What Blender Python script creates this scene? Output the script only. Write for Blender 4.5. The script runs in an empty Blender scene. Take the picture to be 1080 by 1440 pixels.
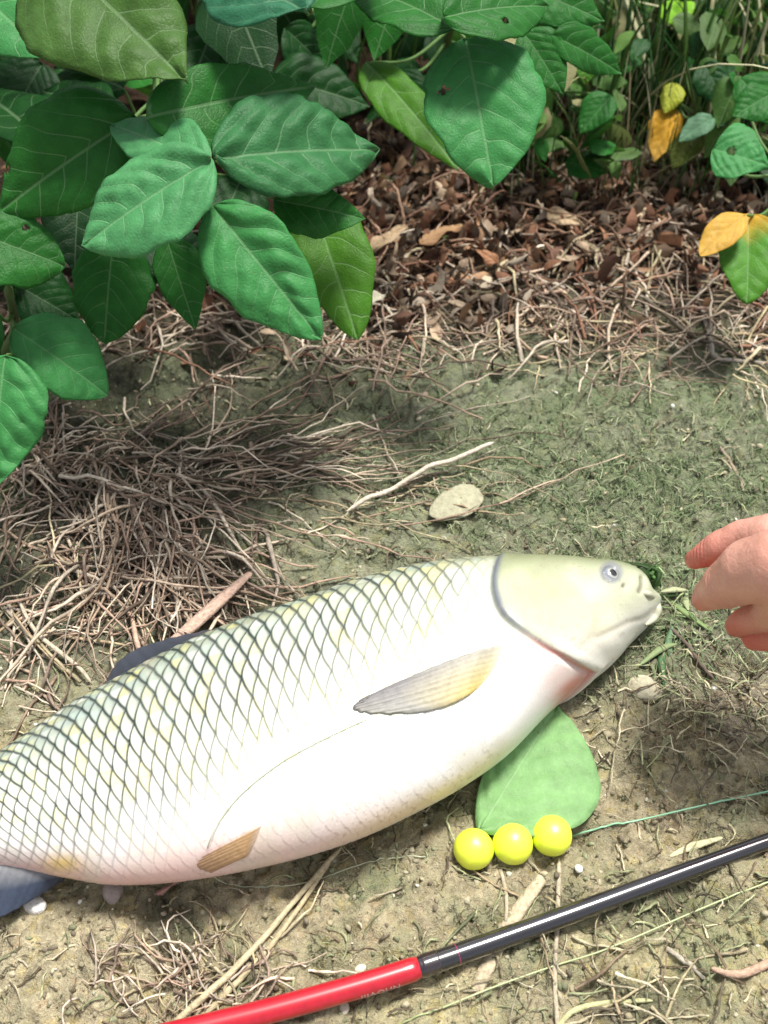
import bpy, bmesh, math, random
import numpy as np
from mathutils import Vector, Matrix
from mathutils.bvhtree import BVHTree

rnd = random.Random(7)
rs = np.random.RandomState(7)
R = math.radians
SC = bpy.context.scene
COL = SC.collection

# ------------------------------------------------------------------ camera
CH, PITCH, VF = 0.555, R(50), R(50)
cam_d = bpy.data.cameras.new('camera'); cam = bpy.data.objects.new('camera', cam_d); COL.objects.link(cam)
cam.location = (0, 0, CH); cam.rotation_euler = (R(90) - PITCH, 0, 0)
cam_d.sensor_fit = 'VERTICAL'; cam_d.sensor_height = 24; cam_d.lens = 12 / math.tan(VF / 2)
cam_d.clip_start = 0.01; cam_d.clip_end = 200
cam_d.dof.use_dof = True; cam_d.dof.focus_distance = 0.60; cam_d.dof.aperture_fstop = 7.0
SC.camera = cam

# ------------------------------------------------------------------ sky, sun, exposure
SUN_EL, SUN_AZ = R(72), R(38)          # azimuth measured from +Y towards +X
w = bpy.data.worlds.new('World'); SC.world = w; w.use_nodes = True
nt = w.node_tree; bg = nt.nodes['Background']
sky = nt.nodes.new('ShaderNodeTexSky'); sky.sky_type = 'NISHITA'; sky.sun_disc = False
sky.sun_elevation = SUN_EL; sky.sun_rotation = SUN_AZ; sky.air_density = 1.0; sky.dust_density = 3.0; sky.ozone_density = 0.6
hs = nt.nodes.new('ShaderNodeHueSaturation'); hs.inputs['Saturation'].default_value = .30      # thin bright cloud
nt.links.new(sky.outputs[0], hs.inputs['Color']); nt.links.new(hs.outputs[0], bg.inputs[0]); bg.inputs[1].default_value = 0.10
sd = bpy.data.lights.new('sun', 'SUN'); sun = bpy.data.objects.new('sun', sd); COL.objects.link(sun)
sd.energy = 3.1; sd.angle = R(12); sd.color = (1.0, 0.965, 0.90)
sv = Vector((math.sin(SUN_AZ) * math.cos(SUN_EL), math.cos(SUN_AZ) * math.cos(SUN_EL), math.sin(SUN_EL)))
sun.rotation_euler = sv.to_track_quat('Z', 'Y').to_euler()
sun.location = (0, 0, 5)
SC.view_settings.view_transform = 'Standard'; SC.view_settings.look = 'None'
SC.view_settings.exposure = 0.84; SC.view_settings.gamma = 1.0
SC.view_settings.use_curve_mapping = False

# ------------------------------------------------------------------ photo point -> place
F = 720 / math.tan(VF / 2)
fw = np.array([0, math.cos(PITCH), -math.sin(PITCH)]); up = np.array([0, math.sin(PITCH), math.cos(PITCH)]); rt = np.array([1.0, 0, 0])
CP = np.array([0, 0, CH])
def ray(px, py):
    return fw + rt * ((px - 540) / F) + up * ((720 - py) / F)
def P(px, py, z=0.0):
    d = ray(px, py)
    return CP + d * ((z - CH) / d[2])
def proj(v):
    v = np.asarray(v) - CP
    d = v @ fw
    return np.stack([540 + F * (v @ rt) / d, 720 - F * (v @ up) / d], -1)
def pxm(px, py, z=0.0):              # metres per photo pixel at that place
    return float((P(px, py, z) - CP) @ fw) / F

# ------------------------------------------------------------------ noise
def hsh(ix, iy, s):
    n = (ix.astype(np.int64) * 374761393 + iy.astype(np.int64) * 668265263 + s * 1274126177) & 0xffffffff
    n = ((n ^ (n >> 13)) * 1274126177) & 0xffffffff
    return ((n ^ (n >> 16)) & 0xffffff) / float(0xffffff)
def vn(x, y, s=0):
    ix, iy = np.floor(x), np.floor(y); fx, fy = x - ix, y - iy
    fx = fx * fx * (3 - 2 * fx); fy = fy * fy * (3 - 2 * fy)
    a = hsh(ix, iy, s); b = hsh(ix + 1, iy, s); c = hsh(ix, iy + 1, s); d = hsh(ix + 1, iy + 1, s)
    return (a * (1 - fx) + b * fx) * (1 - fy) + (c * (1 - fx) + d * fx) * fy
def fbm(x, y, f, o=4, s=0, g=0.5):
    t = 0; a = 1; n = 0
    for k in range(o):
        t = t + a * vn(x * f + 17.3 * k, y * f - 9.1 * k, s + k); n += a; a *= g; f *= 2.03
    return t / n
def sstep(a, b, x):
    t = np.clip((x - a) / (b - a), 0, 1); return t * t * (3 - 2 * t)
def GH(x, y):                                             # ground height
    x = np.asarray(x, float); y = np.asarray(y, float)
    near = np.exp(-((x / 1.2) ** 2 + ((y - .6) / 1.2) ** 2))
    h = (fbm(x, y, 4.0, 3, 3) - .5) * 0.018
    r = fbm(x, y, 38.0, 4, 11, .6)
    h = h + (r - .5) * 0.019
    rid = 1 - np.abs(2 * fbm(x + .02 * r, y, 70.0, 3, 23, .6) - 1)
    h = h - 0.0035 * sstep(.86, 1.0, rid)
    h = h + (fbm(x, y, 260., 3, 31, .7) - .5) * 0.0055 * near
    return h
def gz(p): return float(GH(np.array([p[0]]), np.array([p[1]]))[0])
def PG(px, py, dz=0.0):                                    # place on the ground surface
    z = 0.0
    for _ in range(4):
        p = P(px, py, z + dz); z = gz(p)
    return P(px, py, z + dz)

# ------------------------------------------------------------------ mesh helpers
def mesh_np(name, V, Fq, smooth=True, col=None, uv=None, attrs=None):
    V = np.ascontiguousarray(V, dtype=np.float32); Fq = np.ascontiguousarray(Fq, dtype=np.int32)
    me = bpy.data.meshes.new(name); nf, k = Fq.shape
    me.vertices.add(len(V)); me.vertices.foreach_set('co', V.ravel())
    me.loops.add(nf * k); me.loops.foreach_set('vertex_index', Fq.ravel())
    me.polygons.add(nf); me.polygons.foreach_set('loop_start', np.arange(0, nf * k, k, dtype=np.int32))
    try: me.polygons.foreach_set('loop_total', np.full(nf, k, dtype=np.int32))
    except Exception: pass
    me.polygons.foreach_set('use_smooth', np.full(nf, smooth, dtype=bool))
    me.update(calc_edges=True)
    if col is not None:
        c = np.ones((len(V), 4), np.float32); c[:, :3] = col
        a = me.color_attributes.new('Col', 'FLOAT_COLOR', 'POINT'); a.data.foreach_set('color', c.ravel())
    if attrs:
        for kk, vv in attrs.items():
            a = me.attributes.new(kk, 'FLOAT', 'POINT'); a.data.foreach_set('value', np.ascontiguousarray(vv, dtype=np.float32))
    if uv is not None:
        u = me.uv_layers.new(name='UVMap'); u.data.foreach_set('uv', np.ascontiguousarray(uv[Fq.ravel()], dtype=np.float32).ravel())
    return me
def link(name, me, mat, parent=None, loc=None):
    o = bpy.data.objects.new(name, me); COL.objects.link(o)
    if mat is not None and me is not None and len(me.materials) == 0: me.materials.append(mat)
    if parent is not None: o.parent = parent
    if loc is not None: o.location = loc
    return o
def tag(o, label=None, cat=None, group=None, kind=None):
    if label: o['label'] = label
    if cat: o['category'] = cat
    if group: o['group'] = group
    if kind: o['kind'] = kind
    return o
def empty(name, loc):
    o = bpy.data.objects.new(name, None); COL.objects.link(o); o.location = [float(a) for a in loc]; o.empty_display_size = .02
    return o
def gridf(nu, nv, wrap=False, off=0):
    i = np.arange(nu - 1)[:, None]; j = np.arange(nv if wrap else nv - 1)[None, :]
    j2 = (j + 1) % nv
    f = np.stack(np.broadcast_arrays(i * nv + j, i * nv + j2, (i + 1) * nv + j2, (i + 1) * nv + j), -1).reshape(-1, 4)
    return f + off
def tubes(Pn, Rn, col, m=4, flat=None):
    """Pn [N,K,3], Rn [N,K], col [N,3]"""
    N, K, _ = Pn.shape
    T = np.gradient(Pn, axis=1); T /= np.linalg.norm(T, axis=2, keepdims=True) + 1e-12
    ref = np.tile(np.array([0, 0, 1.0]), (N, K, 1)); A = np.cross(T, ref)
    n = np.linalg.norm(A, axis=2, keepdims=True); A = np.where(n < 1e-3, np.array([1.0, 0, 0]), A / (n + 1e-12)); B = np.cross(A, T)
    th = np.arange(m) * 2 * math.pi / m + .4
    fl = 1.0 if flat is None else flat
    V = Pn[:, :, None, :] + Rn[:, :, None, None] * (np.cos(th)[None, None, :, None] * A[:, :, None, :] + fl * np.sin(th)[None, None, :, None] * B[:, :, None, :])
    base = gridf(K, m, True)
    Fq = (base[None] + (np.arange(N) * K * m)[:, None, None]).reshape(-1, 4)
    C = np.repeat(col, K * m, axis=0)
    if N > 8: C = C * rs.uniform(.6, 1.3, (N * K, 1)).repeat(m, axis=0)
    return V.reshape(-1, 3), Fq, C
def smooth_path(pts, n):
    pts = np.array(pts, float); k = len(pts)
    if k == 2: return pts[0] + (pts[1] - pts[0]) * np.linspace(0, 1, n)[:, None]
    q = np.vstack([2 * pts[0] - pts[1], pts, 2 * pts[-1] - pts[-2]]); out = []
    for t in np.linspace(0, k - 1 - 1e-6, n):
        i = int(t); f = t - i; p0, p1, p2, p3 = q[i:i + 4]
        out.append(.5 * (2 * p1 + (p2 - p0) * f + (2 * p0 - 5 * p1 + 4 * p2 - p3) * f * f + (3 * p1 - p0 - 3 * p2 + p3) * f ** 3))
    return np.array(out)
def tube_obj(name, pts, rad, mat, color, parent=None, n=24, m=8, flat=None, origin=None, smooth=True):
    p = smooth_path(pts, n) if len(pts) < n else np.array(pts)
    n = len(p)
    r = np.interp(np.linspace(0, 1, n), np.linspace(0, 1, len(rad)), rad) if hasattr(rad, '__len__') else np.full(n, rad)
    r = r.copy(); r[0] *= .35; r[-1] *= .35
    o0 = np.array(origin if origin is not None else p[0], float)
    V, Fq, C = tubes((p - o0)[None], r[None], np.array([color]), m, flat)
    me = mesh_np(name, V, Fq, smooth, C)
    base = np.array(parent.location) if parent is not None else 0
    return link(name, me, mat, parent, Vector(o0 - base))

# ------------------------------------------------------------------ materials
def mat_new(name):
    m = bpy.data.materials.new(name); m.use_nodes = True
    t = m.node_tree; b = t.nodes['Principled BSDF']; return m, t, b
def nd(t, typ, **kw):
    n = t.nodes.new(typ)
    for k, v in kw.items(): setattr(n, k, v)
    return n
def noise(t, scale, detail=4, rough=.6, vec=None, dist=0):
    n = nd(t, 'ShaderNodeTexNoise'); n.inputs['Scale'].default_value = scale; n.inputs['Detail'].default_value = detail
    n.inputs['Roughness'].default_value = rough; n.inputs['Distortion'].default_value = dist
    if vec is None:
        g = nd(t, 'ShaderNodeNewGeometry'); vec = g.outputs['Position']
    t.links.new(vec, n.inputs['Vector']); return n
def mth(t, op, a, b=None, c=None):
    n = nd(t, 'ShaderNodeMath', operation=op)
    for i, v in enumerate((a, b, c)):
        if v is None: continue
        if isinstance(v, (int, float)): n.inputs[i].default_value = v
        else: t.links.new(v, n.inputs[i])
    return n.outputs[0]
def mix(t, fac, a, b, mode='MIX'):
    n = nd(t, 'ShaderNodeMix', data_type='RGBA', blend_type=mode)
    for s, v in ((n.inputs[0], fac), (n.inputs[6], a), (n.inputs[7], b)):
        if isinstance(v, (int, float)): s.default_value = v
        elif isinstance(v, tuple): s.default_value = (*v, 1)
        else: t.links.new(v, s)
    return n.outputs[2]
def ramp(t, fac, a, b):
    n = nd(t, 'ShaderNodeMapRange', interpolation_type='SMOOTHSTEP'); t.links.new(fac, n.inputs[0])
    n.inputs[1].default_value = a; n.inputs[2].default_value = b; return n.outputs[0]
def bump(t, b, h, strength, dist, chain=None):
    n = nd(t, 'ShaderNodeBump'); n.inputs['Strength'].default_value = strength; n.inputs['Distance'].default_value = dist
    t.links.new(h, n.inputs['Height'])
    if chain is not None: t.links.new(chain, n.inputs['Normal'])
    t.links.new(n.outputs[0], b.inputs['Normal']); return n.outputs[0]
def vcol(t):
    a = nd(t, 'ShaderNodeAttribute', attribute_name='Col'); return a.outputs['Color']

def make_ground_mat():
    m, t, b = mat_new('soil'); c = vcol(t)
    n1 = noise(t, 60, 6, .7); n2 = noise(t, 330, 5, .75, dist=.4); n3 = noise(t, 1400, 3, .6); n4 = noise(t, 22, 5, .65)
    k = mth(t, 'ADD', mth(t, 'MULTIPLY', n1.outputs[0], 1.3), mth(t, 'MULTIPLY', n2.outputs[0], 1.5))
    k = mth(t, 'ADD', k, mth(t, 'MULTIPLY', n3.outputs[0], .8)); k = mth(t, 'MAXIMUM', mth(t, 'SUBTRACT', mth(t, 'MULTIPLY', k, 1.5), 1.62), .16)
    v = nd(t, 'ShaderNodeCombineColor')
    for i in range(3): t.links.new(k, v.inputs[i])
    base = mix(t, 1.0, c, v.outputs[0], 'MULTIPLY')
    hv = noise(t, 95, 4, .7)
    base = mix(t, mth(t, 'MULTIPLY', ramp(t, hv.outputs[0], .50, .66), .55), base, mix(t, 1.0, base, (1.15, 1.05, .62), 'MULTIPLY'))
    base = mix(t, mth(t, 'MULTIPLY', ramp(t, hv.outputs[0], .46, .34), .6), base, mix(t, 1.0, base, (.95, .80, .72), 'MULTIPLY'))
    a = nd(t, 'ShaderNodeAttribute', attribute_name='moss').outputs['Fac']
    mm = mth(t, 'ADD', ramp(t, mth(t, 'ADD', n4.outputs[0], mth(t, 'MULTIPLY', n2.outputs[0], .5)), .62, .95), 0.0)
    mm = mth(t, 'MULTIPLY', mm, a)
    mossc = mix(t, n3.outputs[0], (.10, .14, .065), (.32, .38, .21))
    base = mix(t, mm, base, mossc)
    # pale dry grains and dark crumbs
    sp = ramp(t, noise(t, 900, 2, .5).outputs[0], .70, .76)
    base = mix(t, mth(t, 'MULTIPLY', sp, .45), base, (.46, .42, .33))
    dk = ramp(t, noise(t, 420, 3, .6).outputs[0], .36, .28)
    base = mix(t, mth(t, 'MULTIPLY', dk, .75), base, (.035, .03, .02))
    vo = nd(t, 'ShaderNodeTexVoronoi', feature='DISTANCE_TO_EDGE'); vo.inputs['Scale'].default_value = 42; vo.inputs['Randomness'].default_value = 1
    g = nd(t, 'ShaderNodeNewGeometry'); dv = nd(t, 'ShaderNodeVectorMath', operation='MULTIPLY_ADD')
    t.links.new(n1.outputs[1], dv.inputs[0]); dv.inputs[1].default_value = (.03, .03, .03); t.links.new(g.outputs['Position'], dv.inputs[2])
    t.links.new(dv.outputs[0], vo.inputs['Vector'])
    cr = mth(t, 'MULTIPLY', ramp(t, vo.outputs['Distance'], .035, .0), ramp(t, n4.outputs[0], .47, .60))
    base = mix(t, mth(t, 'MULTIPLY', cr, .8), base, (.03, .025, .018))
    t.links.new(base, b.inputs['Base Color'])
    b.inputs['Specular IOR Level'].default_value = .15
    rr = nd(t, 'ShaderNodeMapRange'); t.links.new(n2.outputs[0], rr.inputs[0]); rr.inputs[3].default_value = .55; rr.inputs[4].default_value = 1.0
    t.links.new(rr.outputs[0], b.inputs['Roughness'])
    h = mth(t, 'ADD', mth(t, 'MULTIPLY', n2.outputs[0], 1.0), mth(t, 'MULTIPLY', n3.outputs[0], .35))
    h = mth(t, 'SUBTRACT', h, mth(t, 'MULTIPLY', cr, .7))
    bump(t, b, h, .9, .0042)
    return m
def attr_mat(name, rough=.7, spec=.3, nscale=300, namt=.5, bmp=.3, bdist=.0006, coat=0, transl=0, sss=0):
    m, t, b = mat_new(name); c = vcol(t); n = noise(t, nscale, 4, .6)
    k = mth(t, 'ADD', mth(t, 'MULTIPLY', n.outputs[0], 2 * namt), 1 - namt)
    v = nd(t, 'ShaderNodeCombineColor')
    for i in range(3): t.links.new(k, v.inputs[i])
    c = mix(t, 1.0, c, v.outputs[0], 'MULTIPLY'); t.links.new(c, b.inputs['Base Color'])
    b.inputs['Roughness'].default_value = rough; b.inputs['Specular IOR Level'].default_value = spec
    b.inputs['Coat Weight'].default_value = coat; b.inputs['Coat Roughness'].default_value = .15
    if sss:
        b.inputs['Subsurface Weight'].default_value = sss; b.inputs['Subsurface Radius'].default_value = (1, .35, .2); b.inputs['Subsurface Scale'].default_value = .006
    bump(t, b, n.outputs[0], bmp, bdist)
    if transl:
        tr = nd(t, 'ShaderNodeBsdfTranslucent'); t.links.new(c, tr.inputs[0]); ms = nd(t, 'ShaderNodeMixShader'); ms.inputs[0].default_value = transl
        o = t.nodes['Material Output']; t.links.new(b.outputs[0], ms.inputs[1]); t.links.new(tr.outputs[0], ms.inputs[2]); t.links.new(ms.outputs[0], o.inputs[0])
    return m
def make_leaf_mat():
    m, t, b = mat_new('leaf'); c = vcol(t)
    uv = nd(t, 'ShaderNodeUVMap', uv_map='UVMap'); s = nd(t, 'ShaderNodeSeparateXYZ'); t.links.new(uv.outputs[0], s.inputs[0])
    ph = mth(t, 'ABSOLUTE', mth(t, 'SUBTRACT', mth(t, 'FRACT', s.outputs[0]), .5))        # .5 at veins
    lat = ramp(t, ph, .45, .495); av = mth(t, 'ABSOLUTE', s.outputs[1]); mid = ramp(t, av, .013, .004)
    vein = mth(t, 'MAXIMUM', mid, mth(t, 'MULTIPLY', lat, ramp(t, av, .42, .05)))
    n = noise(t, 90, 4, .65); n2 = noise(t, 700, 4, .7, dist=.5)
    vo = nd(t, 'ShaderNodeTexVoronoi', feature='DISTANCE_TO_EDGE'); vo.inputs['Scale'].default_value = 420
    g = nd(t, 'ShaderNodeNewGeometry'); t.links.new(g.outputs['Position'], vo.inputs['Vector'])
    k = mth(t, 'ADD', mth(t, 'MULTIPLY', n.outputs[0], .9), .55)
    v = nd(t, 'ShaderNodeCombineColor')
    for i in range(3): t.links.new(k, v.inputs[i])
    base = mix(t, 1.0, c, v.outputs[0], 'MULTIPLY')
    base = mix(t, mth(t, 'MULTIPLY', ramp(t, n2.outputs[0], .62, .74), .25), base, (.20, .22, .09))
    light = mix(t, .5, base, (.46, .64, .38))
    base = mix(t, mth(t, 'MULTIPLY', vein, .30), base, light)
    # worn brown specks
    sp = ramp(t, noise(t, 240, 2, .5).outputs[0], .74, .78); base = mix(t, mth(t, 'MULTIPLY', sp, .5), base, (.16, .12, .05))
    t.links.new(base, b.inputs['Base Color'])
    b.inputs['Roughness'].default_value = .46; b.inputs['Specular IOR Level'].default_value = .15
    h = mth(t, 'ADD', mth(t, 'MULTIPLY', ramp(t, vo.outputs['Distance'], .0, .25), .3), mth(t, 'MULTIPLY', n2.outputs[0], .4))
    h = mth(t, 'SUBTRACT', h, mth(t, 'MULTIPLY', vein, .9)); bump(t, b, h, .38, .0008)
    tr = nd(t, 'ShaderNodeBsdfTranslucent'); t.links.new(mix(t, .5, base, (.10, .30, .03)), tr.inputs[0])
    ms = nd(t, 'ShaderNodeMixShader'); ms.inputs[0].default_value = .22
    t.links.new(b.outputs[0], ms.inputs[1]); t.links.new(tr.outputs[0], ms.inputs[2]); t.links.new(ms.outputs[0], t.nodes['Material Output'].inputs[0])
    return m
M_ground = make_ground_mat()
M_leaf = make_leaf_mat()
M_dry = attr_mat('dry_fibre', .85, .12, 420, .75, .8, .0012)
M_stem = attr_mat('green_stem', .55, .22, 300, .3, .3, .0005)
M_skin = attr_mat('skin', .45, .3, 800, .12, .7, .0006, sss=.12)
M_fish = attr_mat('fish_skin', .34, .32, 700, .10, .3, .0004, coat=.06)
M_fin = attr_mat('fin', .42, .25, 500, .25, .3, .0004, transl=.2)
M_stone = attr_mat('stone', .85, .15, 300, .5, .8, .0015)
M_ball = attr_mat('bait_ball', .38, .8, 600, .04, .25, .0003, sss=.15)
M_black = attr_mat('rod_black', .20, .5, 260, .25, .02, .0002, coat=1.0)
M_black.node_tree.nodes['Principled BSDF'].inputs['Coat IOR'].default_value = 1.65
M_red = attr_mat('rod_red', .30, .5, 260, .30, .05, .0002, coat=.6)
M_line = attr_mat('fishing_line', .3, .6, 200, .2, .05, .0002)
M_eye = attr_mat('eye', .06, .6, 900, .15, 0, .0002, coat=1)
M_text = attr_mat('lettering', .4, .4, 600, .3, 0, .0002)

# ------------------------------------------------------------------ ground sheet
def axis(a, b, step, far, n):
    core = np.arange(a, b, step); g = np.geomspace(step, far, n)
    return np.concatenate([(a - np.cumsum(g))[::-1], core, core[-1] + np.cumsum(g)])
gx = axis(-.55, .55, .0022, 9, 34); gy = axis(.12, 1.35, .0024, 9, 34)
X, Y = np.meshgrid(gx, gy, indexing='ij'); Z = GH(X, Y)
pp = proj(np.stack([X, Y, Z], -1)); depth = (np.stack([X, Y, Z], -1) - CP) @ fw
px = np.where(depth > .05, pp[..., 0], 540); py = np.where(depth > .05, pp[..., 1], 1700)
px = np.clip(px, -900, 2000); py = np.clip(py, -300, 1800)
wx = px + (fbm(X, Y, 14, 3, 71) - .5) * 220; wy = py + (fbm(X, Y, 14, 3, 81) - .5) * 160
C = np.empty(X.shape + (3,)); C[:] = (.46, .395, .26)
def zone(c, k):
    global C
    k = np.clip(k, 0, 1)[..., None]; C = C * (1 - k) + np.array(c) * k
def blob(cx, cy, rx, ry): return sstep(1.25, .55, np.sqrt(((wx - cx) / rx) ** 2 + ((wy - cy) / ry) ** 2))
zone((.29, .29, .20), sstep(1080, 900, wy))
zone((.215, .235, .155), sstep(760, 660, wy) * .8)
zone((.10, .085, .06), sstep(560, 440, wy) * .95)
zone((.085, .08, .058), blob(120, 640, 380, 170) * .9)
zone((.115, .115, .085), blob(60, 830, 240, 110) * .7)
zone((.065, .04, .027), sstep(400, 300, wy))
zone((.27, .22, .18), blob(1000, 960, 150, 70) * .6)
zone((.60, .54, .32), blob(980, 1330, 170, 110) * .7)
zone((.52, .46, .31), blob(130, 1380, 200, 70) * .6)
zone((.58, .52, .31), blob(640, 1420, 120, 60) * .6)
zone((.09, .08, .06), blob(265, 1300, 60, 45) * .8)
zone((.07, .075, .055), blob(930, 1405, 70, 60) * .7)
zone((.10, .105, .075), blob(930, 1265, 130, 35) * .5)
moss = np.clip(.48 + .6 * blob(860, 660, 330, 150) + .5 * blob(960, 860, 160, 120) + .3 * blob(700, 1330, 400, 80) + .2 * blob(520, 1250, 200, 60) - .3 * blob(150, 1380, 250, 80) - .5 * sstep(500, 380, wy), 0, 1)
nu, nv = X.shape
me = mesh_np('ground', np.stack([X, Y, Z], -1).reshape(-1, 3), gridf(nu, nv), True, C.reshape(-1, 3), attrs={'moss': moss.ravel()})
tag(link('ground', me, M_ground), kind='structure')

# ------------------------------------------------------------------ fish
ST = [((927, 846), (926, 858)), ((922, 839), (924, 868)), ((909, 828), (914, 883)), ((899, 807), (900, 897)), ((872, 791), (868, 930)), ((830, 785), (820, 966)),
      ((780, 782), (774, 1004)), ((720, 782), (715, 1062)), ((650, 785), (650, 1108)), ((580, 795), (585, 1143)), ((500, 816), (515, 1176)),
      ((420, 843), (445, 1199)), ((340, 872), (372, 1218)), ((260, 905), (298, 1233)), ((180, 946), (225, 1243)), ((100, 990), (150, 1245)),
      ((40, 1030), (92, 1236)), ((-30, 1075), (22, 1224)), ((-100, 1115), (-50, 1222)), ((-170, 1150), (-130, 1240)), ((-235, 1182), (-205, 1262)), ((-270, 1200), (-240, 1285))]
TH = [.006, .011, .017, .022, .029, .0345, .038, .0405, .042, .043, .043, .0425, .041, .038, .034, .030, .026, .022, .018, .015, .012, .008]
Kst = len(ST)
Tt = smooth_path([(*a, 0) for a, b in ST], 0 + 420)[:, :2]; Bt = smooth_path([(*b, 0) for a, b in ST], 420)[:, :2]
th_s = np.interp(np.linspace(0, 1, 420), np.linspace(0, 1, Kst), TH)
k5 = np.ones(21) / 21; th_s = np.convolve(np.pad(th_s, 10, mode='edge'), k5, 'valid')
NS0 = 420
zc = th_s * .93 + 0.001
c0 = np.array([(P(*Tt[i], zc[i]) + P(*Bt[i], zc[i])) / 2 for i in range(NS0)])
w0 = np.array([(P(*Tt[i], zc[i]) - P(*Bt[i], zc[i])) / 2 for i in range(NS0)])
ths = np.linspace(0, 2 * math.pi, 48, endpoint=False)
dirpx = (Tt - Bt); Lp = np.linalg.norm(dirpx, axis=1, keepdims=True); dirpx = dirpx / Lp
for it in range(6):
    ring = c0[:, None] + np.cos(ths)[None, :, None] * w0[:, None] + np.sin(ths)[None, :, None] * (th_s[:, None, None] * np.array([0, 0, 1.0]))
    q = proj(ring); dd = np.einsum('ikc,ic->ik', q - Bt[:, None], dirpx)
    mx, mn = dd.max(1), dd.min(1); sc = np.clip(Lp[:, 0] / (mx - mn), .6, 1.4)
    mpp = 2 * np.linalg.norm(w0, axis=1) / (mx - mn)
    wd = w0 / np.linalg.norm(w0, axis=1, keepdims=True)
    c0 = c0 + wd * (((Lp[:, 0] - mx) - mn) / 2 * mpp)[:, None]; w0 = w0 * sc[:, None]
NS, NT = 1050, 300
ss = np.linspace(0, NS0 - 1, NS)
# equal arc spacing along the body
arc0 = np.concatenate([[0], np.cumsum(np.linalg.norm(np.diff(c0, axis=0), axis=1))])
ai = np.linspace(0, arc0[-1], NS); si = np.interp(ai, arc0, np.arange(NS0))
def rs_(a): return np.stack([np.interp(si, np.arange(NS0), a[:, k]) for k in range(a.shape[1])], 1)
cS, wS = rs_(c0), rs_(w0); hS = np.interp(si, np.arange(NS0), th_s)
tt = np.linspace(0, math.pi, NT)
def prof(t): return np.cos(t), np.sin(t) * (1 + .04 * np.cos(2 * t) )
ct, sn = prof(tt)
UP = cS[:, None] + ct[None, :, None] * wS[:, None] + (sn[None, :] * hS[:, None])[..., None] * np.array([0, 0, 1.0])
# normals
dS = np.gradient(UP, axis=0); dT = np.gradient(UP, axis=1); dT[:, 0] = dT[:, 1]; dT[:, -1] = dT[:, -2]
NR = np.cross(dS, dT); NR /= np.linalg.norm(NR, axis=2, keepdims=True) + 1e-9
if NR[NS // 2, NT // 2, 2] < 0: NR = -NR
NR[..., 2] += 0
q = proj(UP); qx, qy = q[..., 0], q[..., 1]
def pdist(poly):                              # distance to polyline in photo pixels and signed side
    best = np.full(qx.shape, 1e9); sg = np.zeros(qx.shape); tpar = np.zeros(qx.shape)
    for i in range(len(poly) - 1):
        (ax, ay), (bx, by) = poly[i], poly[i + 1]; vx, vy = bx - ax, by - ay
        t = np.clip(((qx - ax) * vx + (qy - ay) * vy) / (vx * vx + vy * vy), 0, 1)
        d = np.hypot(qx - ax - t * vx, qy - ay - t * vy); cr = vx * (qy - ay) - vy * (qx - ax)
        m = d < best; best = np.where(m, d, best); sg = np.where(m, np.sign(cr), sg); tpar = np.where(m, (i + t) / (len(poly) - 1), tpar)
    return best, sg, tpar
def spl(pts, n=24): return [tuple(a[:2]) for a in smooth_path([(*p, 0) for p in pts], n)]
gill = spl([(712, 770), (699, 788), (692, 812), (694, 840), (706, 865), (730, 886), (762, 906), (795, 924), (826, 941), (850, 952)])
dg, sg, tg = pdist(gill); sgd = dg * np.where(sg < 0, 1, -1)            # + on head side
if sgd[NS // 8 // 2, NT // 2] < 0: sgd = -sgd
vfrac = tt[None, :] / math.pi * np.ones((NS, 1))
arcS = ai[:, None] * np.ones((1, NT))
head = sstep(-1, 3, sgd)
# scales
duv = np.interp(ai, [0, .12, .30, ai[-1]], [.0098, .0094, .0078, .0062]); rows = 18.0
U = (np.cumsum(1 / duv) * (ai[1] - ai[0]))[:, None] * np.ones((1, NT)); U = U + .10 * (fbm(arcS * 60, vfrac * 8, 1, 2, 5) - .5) * 4 * .6 + 1.5 * np.abs(vfrac - .42) ** 1.3
Vv = vfrac * rows + (fbm(arcS * 60, vfrac * 8, 1, 2, 9) - .5) * .35
r0 = np.floor(Vv); fv = Vv - r0
par = np.mod(r0, 2) * .5
pw = 1.6
EA = par + .5 * (1 - fv ** pw); EB = (.5 - par) + .5 * (1 - (1 - fv) ** pw)
bA, bB = np.mod(U - EA, 1), np.mod(U - EB, 1); b_ = np.minimum(bA, bB); d_ = np.minimum(1 - bA, 1 - bB)
rel = b_ / (b_ + d_ + 1e-6)
cid = hsh(np.floor(U - EA) * 7 + r0, np.floor(U - EB) * 3 + r0 * 5, 17); cid2 = hsh(np.floor(U - EB) * 11 + r0, np.floor(U - EA) + r0 * 2, 29)
line = np.exp(-(np.minimum(b_ * 1.0, d_ * 1.15) / (.105 + .05 * np.clip(1 - vfrac / .6, 0, 1) * sstep(600, 200, qx))) ** 2)
dotk = np.exp(-((bA - bB) ** 2) / .02) * np.exp(-(b_ / .2) ** 2)
# how far down the flank the dark netting reaches
xf = np.clip(qx / 700, -.3, 1)
reach = .86 - .42 * sstep(.0, .95, xf)
net = sstep(reach + .20, reach - .22, vfrac) * (1 - head)
net = net * (1 - .85 * sstep(630, 705, qx)) * (1 - .35 * sstep(500, 650, qx))
net = net * (.95 + .5 * (fbm(arcS * 90, vfrac * 14, 1, 3, 44) - .5))
sc_h = (rel ** 1.5 - .4) * .0008 * (1 - head) * (.22 + .78 * sstep(.85, .45, vfrac)) * (1 - .8 * sstep(600, 700, qx)) * sstep(0, .015, ai[-1] - arcS + .02)
disp = sc_h
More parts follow.
